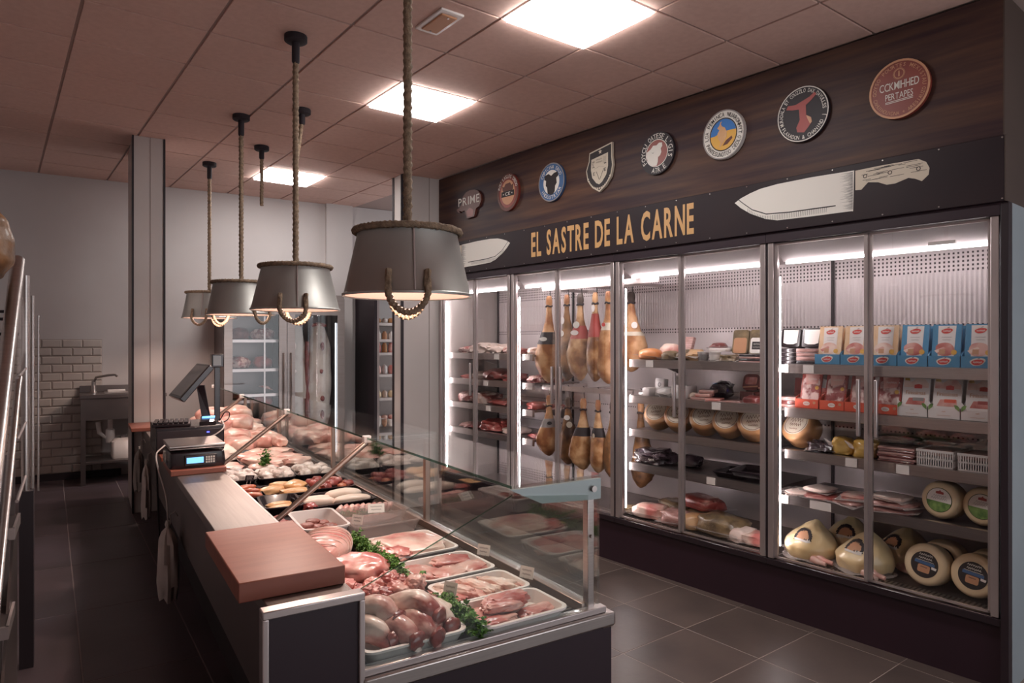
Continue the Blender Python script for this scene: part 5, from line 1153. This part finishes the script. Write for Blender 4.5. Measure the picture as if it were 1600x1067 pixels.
def basket(lab, s, w_):
    t = thing('plastic_basket', lab, 'basket', F(s, .23, SH[3][2] + .001), FR, 'white slotted baskets'); d = .22; h = .088
    obj('base', G().box(-w_ / 2 + .006, w_ / 2 - .006, -d / 2 + .006, d / 2 - .006, 0, .004), 'plastic_white', t)
    g = G()
    for z0, z1 in ((0, .012), (.042, .050), (.078, .090)):
        e = .002 if z0 > .07 else 0
        g.box(-w_ / 2 - e, w_ / 2 + e, -d / 2 - e, -d / 2 + .003, z0, z1).box(-w_ / 2 - e, w_ / 2 + e, d / 2 - .003, d / 2 + e, z0, z1).box(-w_ / 2 - e, -w_ / 2 + .003, -d / 2, d / 2, z0, z1).box(w_ / 2 - .003, w_ / 2 + e, -d / 2, d / 2, z0, z1)
    obj('bands', g, 'plastic_white', t, smooth=0)
    g = G(); n = int(w_ / .0105)
    for i in range(n + 1):
        x = -w_ / 2 + i * (w_ - .005) / n; g.box(x, x + .005, -d / 2, -d / 2 + .003, .0, .09)
    for i in range(20):
        y = -d / 2 + i * (d - .005) / 19
        for x in (-w_ / 2, w_ / 2 - .003): g.box(x, x + .003, y, y + .005, 0, .09)
    sl_ = obj('slats', g, 'plastic_white', t, smooth=0); sl_['kind'] = 'stuff'
    slab('meat_sheet', 'flat brown packet lying in the ' + lab.split(' of ')[0].replace('white slotted plastic basket, ', '') + ' white basket', 'packet', s, .23, SH[3][2] + .062, w_ - .02, d - .02, .026, 'slices', 0, 0, 'packets in the white baskets')
basket('white slotted plastic basket, left of the pair on the third shelf', 2.14, .165); basket('white slotted plastic basket, right of the pair on the third shelf', 2.325, .165)
for i, (s, k, dz, w_, d_, m, lab) in enumerate([(1.40, .2, 0, .15, .2, 'fat_white', 'crumpled pale vacuum pack at the left of the fourth shelf'), (1.53, .2, 0, .19, .2, 'meat_red', 'flat red vacuum pack, second on the fourth shelf'), (1.50, .24, .032, .15, .16, 'fat_white', 'pale vacuum pack lying over two others on the fourth shelf'),
                                              (1.70, .2, 0, .18, .2, 'slices', 'flat slice pack left of the door post on the fourth shelf'), (1.72, .22, .03, .16, .18, 'pork_pale', 'pale slice pack on top of another by the door post'),
                                              (1.92, .2, 0, .21, .22, 'slices', 'flat slice pack right of the door post, bottom of the pile'), (1.93, .2, .028, .19, .2, 'slices', 'flat slice pack right of the door post, middle of the pile'), (1.90, .22, .056, .17, .18, 'fat_white', 'crumpled pale pack right of the door post, top of the pile')]):
    vac(lab, s, k, SH[3][3] + .001 + dz, w_, d_, .026, m, .25 * sin(i * 1.7), 530 + i, .5, .16, 'flat vacuum packs on the fourth shelf')
def fowl(lab, s, k, seed, arch, rot=0):
    t = thing('packed_chicken', lab, 'chicken', F(s, k, DECK + .001), (0, 0, FR + rot), 'yellow chickens on the cabinet floor')
    b = bmesh.new(); bmesh.ops.create_icosphere(b, subdivisions=5, radius=1)
    for v in b.verts:
        p = v.co; f = max(0, p.z); sh_ = 1 - .62 * f ** 1.5; d = 1 + .07 * mnoise.noise(p * 2.2 + Vector((seed, 0, 0)))
        q = Vector((p.x * .145 * sh_ * d + .015 * f, p.y * .15 * sh_ * d + .03 * f, p.z * .14 * d))
        if q.z < -.06: q.z = -.06 + (q.z + .06) * .15
        v.co = q + Vector((0, 0, .072))
    b.normal_update()
    faces = [f for f in b.faces if f.calc_center_median().y < 0]
    def decal(pred, off):
        g = G(); vm = {}
        for f in faces:
            c = f.calc_center_median()
            if not pred(c.x, c.z): continue
            vs = []
            for v in f.verts:
                if v.index not in vm: vm[v.index] = g.bm.verts.new(v.co + v.normal * off)
                vs.append(vm[v.index])
            g.bm.faces.new(vs)
        return g
    b.verts.index_update()
    d1 = decal(lambda x, z: (x + .008) ** 2 + ((z - .125) * 1.1) ** 2 < .052 ** 2 and z > .112, .0012)
    d2 = decal(lambda x, z: (x + .008) ** 2 + ((z - .125) * 1.1) ** 2 < .036 ** 2 and z > .122, .0022)
    d3 = decal(lambda x, z: abs(x + .008) < .048 and .108 < z < .120, .0026)
    mk = [x for x in (d1, d2, d3)]
    g = G(); g.bm = b; obj('bird', g, 'fowl_yellow', t)
    if arch:
        obj('label', d1, 'print_black', t); obj('label_picture', d2, 'print_tan', t); obj('label_stripe', d3, 'print_white', t)
    obj('leg', G().tube([(.08, -.10, .03), (.12, -.115, .022), (.165, -.115, .018)], [.026, .018, .012], 10), 'chicken', t); obj('leg', G().tube([(.06, -.12, .022), (.10, -.14, .018), (.14, -.15, .015)], [.026, .018, .011], 10), 'chicken', t)
    obj('bag_skirt', G().loft([[(.0 + a * .16 * (1 + .06 * sin(9 * a + seed)), b2 * .155 - .01, .004 + .006 * (1 + sin(7 * a + seed))) for a, b2 in [(cos(2 * pi * i / 36), sin(2 * pi * i / 36)) for i in range(36)]], [(.0 + a * .12, b2 * .12, .02) for a, b2 in [(cos(2 * pi * i / 36), sin(2 * pi * i / 36)) for i in range(36)]]], False, False), 'clear_bag', t)
fowl('bagged yellow chicken with a dark arched label, front left on the cabinet floor', 1.455, .21, 1.0, True, .1); fowl('bagged yellow chicken with a dark arched label, front right beside the door post', 1.76, .21, 5.0, True, -.05)
fowl('bagged yellow chicken standing behind the front left one', 1.56, .47, 9.0, True, .3); fowl('bagged yellow chicken standing behind the front right one', 1.86, .47, 13.0, True, -.2)
# ---- third cabinet
z1, z2, z3, z4 = SH[2]
vac('round orange mortadella in clear wrap at the left of the top shelf', .27, .2, z1 + .001, .165, .16, .10, 'mortadella', .2, 600, .8, .06)
vac('pale half loaf of cold meat behind the orange mortadella', .345, .34, z1 + .001, .17, .14, .14, 'pork_pale', .1, 601, .8, .1)
vac('wrapped brown sausage bundle right of the mortadella', .46, .19, z1 + .001, .12, .15, .08, 'herb_brown', .2, 602, .8, .2)
t = slab('labelled_pack', 'tilted striped pack behind the sausage bundle', 'packet', .47, .33, z1 + .002, .10, .03, .17, 'slices', -.2, radians(-18))
vac('second wrapped brown sausage bundle, behind the door post', .575, .22, z1 + .001, .11, .15, .085, 'herb_brown', -.2, 603, .8, .25)
vac('wrapped pale sausages right of the door post on the top shelf', .665, .2, z1 + .001, .10, .15, .09, 'chicken_yellow', .1, 604, .75, .3)
vac('dark wrapped salami chunk lying over the white tubs', .77, .30, z1 + .075, .10, .12, .06, 'meat_deep', .1, 605, .75, .2)
for i, s in enumerate((.745, .835)):
    t = thing('plastic_tub', ('left', 'right')[i] + ' white plastic tub on the top shelf', 'tub', F(s, .16, z1 + .001), FR, 'white tubs'); obj('cup', G().lathe([(.028, 0), (.030, .002), (.037, .058), (.039, .060), (.039, .066), (.02, .067)], 24), 'plastic_white', t)
    obj('label', G().lathe([(.0325, .014), (.0365, .048)], 24, cap0=False, cap1=False), 'print_grey' if i == 0 else 'paper', t)
slab('foam_pack', 'flat pale tray pack standing on the white tubs', 'packet', .84, .24, z1 + .070, .13, .12, .022, 'foam', 0)
for i, (s, lab) in enumerate(((.975, 'upright tray of browned meat with a pale label, left'), (1.095, 'upright tray with a black label plate, right'))):
    t = thing('labelled_tray', lab, 'tray', F(s, .22, z1 + .055), (radians(-10), 0, FR), 'upright trays in the third cabinet')
    obj('shell', G().loft([[(x, yy, z + .08) for x, z in rrect2(.112, .155, .016)] for yy in (0, .03)]), 'herb_brown', t); obj('label', G().prism([(x, z + .055) for x, z in rrect2(.092, .10, .014)], 0, .0012), 'paper' if i else 'print_tan', t, smooth=0)
    if i:
        obj('label_plate', G().prism([(x, z + .055) for x, z in rrect2(.068, .05, .003)], .0012, .0018), 'print_black', t, smooth=0); obj('lettering', squiggle(squiggle(G(), -.025, .025, .065, .01, .002, 6, .0015), -.028, .028, .045, .006, .002, 8, .0009), 'print_white', t, smooth=0)
vac('low wrapped pack of browned meat before the upright trays', .945, .15, z1 + .001, .13, .10, .058, 'herb_brown', 0, 606, .7, .3)
for j in range(4): slab('thin_tray', f'thin dark tray under the black label plate, {("bottom", "second", "third", "top")[j]} of the pile', 'tray', 1.10, .17, z1 + .001 + j * .0135, .12, .12, .0125, ('slices', 'plastic_black')[j % 2], 0, 0, 'thin trays in the third cabinet')
# second shelf
slab('white_pack', 'small white pack at the far left of the second shelf', 'packet', .235, .18, z2 + .001, .06, .08, .025, 'plastic_white')
slab('white_pack', 'pale blue-white block beside the white cartons on the second shelf', 'packet', .285, .17, z2 + .001, .06, .10, .06, 'foam', .1)
t = slab('white_carton', 'white carton with a round grey mark on the second shelf', 'packet', .345, .22, z2 + .002, .085, .05, .125, 'pack_white', 0, radians(-8)); obj('mark', G().ring(.010, .015, .0255, .0262, 20, cz=.08), 'print_grey', t, smooth=0)
vac('crumpled white bag with grey print on the second shelf', .43, .18, z2 + .001, .10, .12, .075, 'pack_white', .1, 610, .7, .3); slab('white_pack', 'tall white pack behind the crumpled white bag', 'packet', .46, .28, z2 + .002, .09, .04, .15, 'paper', 0, radians(-6))
slab('white_carton', 'broad white carton behind the door handle', 'packet', .57, .19, z2 + .001, .13, .12, .09, 'pack_white', .08)
vac('pale egg-shaped cheese at the right of the white carton', .655, .18, z2 + .001, .05, .08, .055, 'fillet_white', .0, 611, .9, .05)
for i, (s, k, dz, lab) in enumerate(((.715, .17, 0, 'bottom flat pink pack right of the door post'), (.735, .19, .024, 'middle flat pink pack right of the door post'), (.75, .21, .048, 'top flat pink pack right of the door post'), (.84, .15, 0, 'flat pink pack at the shelf edge, apart from the pile'))):
    slab('pink_pack', lab, 'packet', s, k, z2 + .001 + dz, .10, .12, .021, 'meat_pink' if i % 2 else 'slices', .35, 0, 'flat pink packs on the second shelf')
vac('dark wrapped bundle at the back of the second shelf', .72, .42, z2 + .001, .14, .16, .13, 'fig_dark', 0, 612, .8, .25)
for i, s in enumerate((.92, .985)): slab('flat_pack', ('left', 'right')[i] + ' thin brownish slice pack on the second shelf', 'packet', s, .16, z2 + .001 + i * .004, .10, .12, .010, 'slices', .3, radians(0), 'thin slice packs on the second shelf')
for i, (s, k, dz, lab) in enumerate(((1.0, .30, .07, 'round-ended dark red box, left of the pair on the second shelf'), (1.11, .30, .07, 'round-ended dark red box, right of the pair on the second shelf'))):
    t = thing('dark_red_box', lab, 'box', F(s, k, z2 + .001 + dz), (radians(-20), 0, FR + .1), 'dark red boxes'); obj('body', G().loft([[(x, yy, z + .06) for x, z in rrect2(.11, .11, .03)] for yy in (0, .05)]), 'pack_maroon', t)
    obj('stripe', G().prism([(-.05, .02), (.05, .03), (.05, .038), (-.05, .028)], 0, .001), 'print_tan', t, smooth=0); obj('window', G().prism([(x, z + .07) for x, z in rrect2(.08, .05, .01)], 0, .001), 'meat_red', t, smooth=0)
for i, s in enumerate((1.0, 1.11)): slab('dark_block', ('left', 'right')[i] + ' dark block under the round-ended red boxes', 'packet', s, .32, z2 + .001, .10, .12, .068, 'pack_maroon', 0)
vac('glossy dark meat pack at the right end of the second shelf', 1.11, .17, z2 + .001, .12, .12, .06, 'meat_deep', 0, 613, .7, .25)
# fourth shelf
t = thing('black_bag', 'black bag with white print at the left of the fourth shelf', 'bag', F(.285, .24, z4 + .001), FR + .05); obj('bag', G().blob(.30, .24, .115, 620, .3, 2.2, 4, .7, .7), 'fig_dark', t)
g = G()
for i in range(6): squiggle(g, -.12 + (i % 3) * .07, -.07 + (i % 3) * .07, .04 + (i // 3) * .028, .014, .118 - .02 * (i // 3), 4, .003)
obj('lettering', g, 'print_white', t, smooth=0)
vac('smaller black wrapped bundle behind the door post', .52, .34, z4 + .001, .15, .16, .09, 'fig_dark', 0, 621, .8, .25)
for i, (s, k) in enumerate(((.93, .27), (1.08, .22))): t = tray('black_tray', ('left', 'right')[i] + ' empty black tray on the fourth shelf of the third cabinet', 'tray', 0, 0, .22, .28, .035, 'plastic_black', 0, 'empty black trays'); t.location = F(s, k, z4 + .001 + .036 * i); t.rotation_euler = (0, 0, FR + .15)
# cabinet floor
VB = [(.125, .18, 0, .10, .14, .07, 'herb_brown', 'small wrapped cut at the left end of the third cabinet floor'), (.29, .19, 0, .25, .20, .11, 'pork_pale', 'long wrapped pale joint, first big pack on the cabinet floor'), (.36, .36, .0, .28, .16, .13, 'herb_brown', 'brown wrapped joint behind the first big pack'),
      (.52, .19, 0, .22, .2, .11, 'slices', 'wrapped marbled joint left of the door post'), (.66, .20, 0, .14, .2, .11, 'chicken_yellow', 'golden wrapped joint right of the door post'), (.60, .36, .10, .34, .2, .10, 'meat_red', 'big red boxed joint lying on the row behind'), (.60, .40, 0, .30, .16, .10, 'herb_brown', 'brown joint beneath the big red one'),
      (.865, .21, 0, .32, .24, .15, 'herb_brown', 'large grey-brown herb-crusted joint'), (1.01, .17, 0, .19, .16, .10, 'fat_white', 'wrapped pink and yellow round cut at the shelf edge'), (1.14, .18, 0, .20, .17, .085, 'pork_pale', 'wrapped pink cut before the cabinet joint')]
for i, (s, k, dz, a, b, c, m, lab) in enumerate(VB): vac(lab, s, k, DECK + .002 + dz, a, b, c, m, .25 * sin(i * 2.3), 640 + i, .6, .2, 'wrapped joints on the cabinet floor', fl='clear_film')
vac('pink wrapped cut at the left edge of the rightmost cabinet floor', 1.35, .24, DECK + .002, .10, .16, .085, 'pork_pale', 0, 660, .6, .2)

# ================================================================ BACK OF THE SHOP
# dry-ageing cabinet
CX0, CX1, CY = 1.18, 2.41, 7.28
t = thing('ageing_cabinet', 'stainless two-door glass cabinet against the back wall with hanging carcass halves', 'cabinet', (CX0, CY, 0)); W = CX1 - CX0
obj('side_panel', G().box(0, .02, .02, .55, 0, 2.09), 'steel_dark', t); obj('side_panel', G().box(W - .02, W, .02, .55, 0, 2.09), 'cabinet_steel', t)
obj('top_panel', G().box(0, W, 0, .55, 2.06, 2.10), 'cabinet_steel', t); obj('base_panel', G().box(0, W, 0, .55, 0, .22), 'cabinet_steel', t); obj('back_panel', G().box(.02, W - .02, .53, .55, .22, 2.06), 'steel_dark', t)
obj('partition', G().box(W / 2 - .012, W / 2 + .012, .05, .53, .22, 2.06), 'steel_dark', t)
for d in (0, 1):
    x0, x1 = ((.004, W / 2 - .003) if d == 0 else (W / 2 + .003, W - .004)); e = .078
    g = G().box(x0, x0 + e, -.03, 0, .22, 2.06).box(x1 - e, x1, -.03, 0, .22, 2.06).box(x0 + e, x1 - e, -.03, 0, .22, .32).box(x0 + e, x1 - e, -.03, 0, 1.88, 2.06)
    dr = obj('door', g, 'cabinet_steel', t, smooth=0); obj('pane', G().box(x0 + e, x1 - e, -.02, -.014, .32, 1.88), 'pane', dr, smooth=0)
    hx = x1 - .035 if d == 0 else x0 + .035
    obj('handle', G().tube([(hx, -.03, 1.48), (hx, -.065, 1.48), (hx, -.065, .98), (hx, -.03, .98)], .008, 8), 'cabinet_steel', dr)
    obj('light_strip', G().box(x1 - e - .012, x1 - e - .004, .01, .02, .4, 1.8) if d else G().box(x0 + e + .01, x1 - e - .01, .06, .075, 2.035, 2.045), 'led_blueish', t)
for si, z in enumerate((1.62, 1.32, 1.0, .68)):
    sh = obj('shelf', G().box(.03, W / 2 - .02, .06, .50, z - .012, z), 'plastic_grey', t); obj('shelf_lip', G().box(.03, W / 2 - .02, .055, .062, z - .03, z), 'aluminium', sh)
obj('upright', G().box(.40, .415, .05, .06, .22, 2.04), 'aluminium', t); obj('hanging_rail', G().cyl((W / 2 + .02, .25, 1.95), (W - .03, .25, 1.95), .012), 'cabinet_steel', t)
k = 0
for si, z in enumerate((1.62, 1.32, 1.0, .68)):
    for j in range(2):
        lump('aged_joint', f'{("dark", "pale")[(si + j) % 2]} ageing joint of beef, {("left", "right")[j]} on the {("top", "second", "third", "lowest")[si]} cabinet shelf', 'meat', CX0 + .19 + j * .24, CY + .25, z + .001, .20, .24, .15, ('meat_deep', 'marbled')[(si + j) % 2], k, 700 + k, .22, 1.9, 'ageing joints in the steel cabinet'); k += 1
def carcass(lab, x, flip, seed):
    t = thing('carcass_half', lab, 'carcass', (x, CY + .2, 1.80), 0, 'carcass halves in the steel cabinet'); n = 20; rings = []
    for i in range(30):
        f = i / 29; w_ = .06 + .075 * min(1, f * 5) - .012 * sin(f * 7); w_ *= (.35 if i in (0, 29) else 1)
        rings.append([(flip * (w_ * cos(2 * pi * q / n) * (1 + .12 * mnoise.noise(Vector((q * .5, f * 5, seed)))) + .02 * sin(f * 5)), .07 * sin(2 * pi * q / n) * (1 + .2 * mnoise.noise(Vector((q * .4, f * 7, seed + 4)))), -f * 1.25) for q in range(n)])
    obj('flank', G().loft(rings), 'carcass', t)
    obj('lean_edge', G().tube([(flip * -.115, -.03, -.2 - i * .1) for i in range(10)], [.012 + .01 * sin(i * 1.3) ** 2 for i in range(10)], 8), 'meat_deep', t)
    for q, (dx, dz, r) in enumerate(((.03, -.30, .045), (.02, -.55, .042), (.03, -.85, .05))): obj('cut_mark', G().blob(r * .9, .03, r * (2.2 if q == 0 else 1.2), seed + q, .3, 2, 2, 1), 'meat_deep' if flip > 0 else 'fat_white', t, (flip * dx, -.075, dz))
    obj('end_cut', G().blob(.16, .1, .07, seed + 9, .3, 2, 3, 1), 'meat_red', t, (flip * .01, -.01, -.06)); obj('hook', G().tube([(0, 0, -.02), (0, 0, .1), (0, .05, .165), (0, .055, .13)], .005, 6), 'cabinet_steel', t)
carcass('pale carcass half with dark meat edge, left of the pair in the steel cabinet', CX0 + .755, -1, 3); carcass('pale carcass half with dark round marks, right of the pair in the steel cabinet', CX0 + 1.0, 1, 6)
# black open refrigerator
t = thing('open_fridge', 'tall black open-fronted refrigerator behind the right pillar, stocked with small goods', 'refrigerator', (2.735, 7.23, 0))
obj('side_panel', G().box(0, .035, 0, .62, 0, 2.30), 'trim_black', t); obj('side_panel', G().box(1.2, 1.235, 0, .62, 0, 2.30), 'trim_black', t); obj('side_edge', G().box(.035, .06, .0, .03, .1, 2.24), 'aluminium', t)
obj('top_panel', G().box(0, 1.235, 0, .62, 2.24, 2.30), 'trim_black', t); obj('base_panel', G().box(.035, 1.2, 0, .62, 0, .5), 'trim_black', t); obj('back_panel', G().box(.035, 1.2, .58, .6, .5, 2.24), 'plastic_white', t)
obj('light_strip', G().box(.07, 1.18, .03, .05, 2.225, 2.238), 'led_blueish', t)
OZ = (.72, .965, 1.23, 1.475, 1.625, 1.81)
for si, z in enumerate(OZ): sh = obj('shelf', G().box(.04, 1.195, .05, .57, z - .03, z), 'plastic_white', t)
for si, z in enumerate(OZ):
    for j in range(4):
        m = [('pork_pale', 'chicken'), ('cheese_pale', 'fillet_white'), ('meat_pink', 'pack_white'), ('meat_pink', 'cheese_rind'), ('paper', 'print_tan'), ('cheese_rind', 'paper')][si][j % 2]
        x, w_, h_ = 2.735 + .085 + j * .075, .062, (.06, .10, .13, .11, .09, .07)[si]
        lab = f'small packed goods on the {("lowest", "second", "third", "fourth", "fifth", "top")[si]} shelf of the black refrigerator, {ordn(j, 4)}'
        if si in (3, 4):
            o = obj('jar', G().lathe([(w_ * .45, 0), (w_ * .48, .006), (w_ * .48, h_ * .7), (w_ * .3, h_ * .85), (w_ * .3, h_), (.004, h_)], 14), m, None, (x, 7.33, z + .001)); tag(o, lab, 'jar', 'small goods in the black refrigerator')
        else: lump('packed_goods', lab, 'packet', x, 7.33, z + .001, w_, .09, h_, m, 0, 800 + si * 5 + j, .12, 2, 'small goods in the black refrigerator', sub=2)
# hand-wash sink
t = thing('steel_sink', 'stainless steel sink on legs in front of the white brick tiles', 'sink', (-.03, 7.40, .27)); SW = .72
obj('top', G().box(0, SW, 0, .44, .80, .835, .004).box(0, SW, .42, .445, .835, .90, .003), 'steel_dark', t); obj('apron', G().box(.015, SW - .015, .012, .03, .60, .80), 'steel_dark', t)
for x in (.01, SW - .05):
    for y in (.01, .39): obj('leg', G().box(x, x + .04, y, y + .04, 0, .80), 'steel_dark', t, smooth=0)
obj('lower_shelf', G().box(.02, SW - .02, .02, .42, .19, .215, .003), 'steel_dark', t); obj('basin', G().box(.22, .62, .07, .36, .62, .80), 'steel_dark', t)
obj('basin_rim', G().loft([[(.2, .06, .836), (.64, .06, .836), (.64, .37, .836), (.2, .37, .836)], [(.2, .06, .842), (.64, .06, .842), (.64, .37, .842), (.2, .37, .842)]]), 'steel', t)
ft = thing('faucet', 'chrome swivel faucet at the left of the sink', 'faucet', (.085, 7.70, 1.106))
obj('base', G().lathe([(.03, 0), (.03, .01), (.02, .02), (.02, .10), (.014, .12)], 16), 'steel', ft); obj('spout', G().tube([(0, 0, .10), (.02, -.04, .15), (.10, -.14, .17), (.17, -.22, .18), (.185, -.235, .165)], .011, 10), 'steel', ft)
slab_ = thing('soap_dish', 'flat white soap tray lying on the sink ledge', 'dish', (.20, 7.73, 1.106)); obj('body', G().box(0, .15, -.04, .03, 0, .025, .004), 'plastic_white', slab_)
t = thing('canister', 'white plastic canister on the shelf under the sink', 'canister', (.31, 7.58, .486)); obj('body', G().loft([rrect(.16, .18, .03, 0), rrect(.17, .19, .03, .02), rrect(.17, .19, .03, .16), rrect(.10, .12, .03, .19)]), 'plastic_white', t); obj('cap', G().cyl((.02, 0, .19), (.02, 0, .215), .025), 'plastic_grey', t)
t = thing('drain_pipe', 'pale plastic drain trap hanging below the basin', 'pipe', (.22, 7.62, .87)); obj('trap', G().tube([(.0, 0, .02), (0, 0, -.12), (-.04, 0, -.19), (-.09, 0, -.14), (-.10, 0, -.04)], .022, 10), 'plastic_white', t); obj('cup', G().lathe([(.035, -.24), (.04, -.23), (.04, -.12), (.03, -.11)], 16), 'plastic_white', t)
# steel stair with tubular rails at the left edge
t = thing('steel_steps', 'stainless steel step ladder with tubular handrails at the left edge of the picture', 'steps', (-.2, 3.0, .27)); Z0 = .27
obj('handrail', G().tube([(0, .046, 1.624), (0, .035, 1.615), (0, -.9, .87)], .0215, 16), 'steel', t)
obj('handrail', G().tube([(.006, .02, 1.20), (.004, -.02, 1.165), (.0, -.75, .56)], .011, 10), 'steel', t)
obj('upright_tube', G().tube([(0, .43, .70), (0, .43, 1.60)], .015, 12), 'steel', t); obj('upright_tube', G().tube([(.022, .46, .70), (.022, .46, 1.52)], .007, 10), 'steel', t); obj('upright_tube', G().tube([(.04, .50, .70), (.04, .50, 1.44)], .004, 8), 'steel', t)
obj('post', G().box(-.02, .028, .40, .46, 0, .72), 'matte_black', t)
obj('rail_plate', G().loft([[(x, y, z) for y, z in ((.03, 1.61), (.36, 1.45), (.40, 1.38), (.40, 1.30), (.02, 1.20))] for x in (-.002, .002)]), 'clear_plastic', t, smooth=0)
for z in (1.20, .98, .76): obj('coupling', G().cyl((.0, .0, z), (.0, .43, z + .02), .006, n=10), 'aluminium', t)
for i, (y, z) in enumerate(((-.05, .70), (-.28, .45), (-.50, .20))):
    tr = obj('tread', G().box(-.60, .0, y - .12, y + .12, z - .03, z, .003), 'steel_dark', t); obj('nosing', G().box(-.60, .005, y - .125, y - .112, z - .034, z + .004), 'aluminium', tr, smooth=0)
    obj('riser', G().box(-.60, -.01, y + .105, y + .115, z, z + .22), 'steel_dark', t)
    obj('side_edge', G().box(-.002, .006, y - .12, y + .12, z - .034, z + .004), 'aluminium', tr, smooth=0)
obj('stringer', G().loft([[(x, y, z) for y, z in ((.08, 0), (.08, .70), (-.05, .66), (-.62, .10), (-.62, 0))] for x in (-.012, -.004)]), 'steel_dark', t, smooth=0)
for z in (1.45, 1.42, 1.36): obj('wire_rail', G().tube([(-.6, .40, z), (-.02, .40, z)], .006, 6), 'rubber', t)
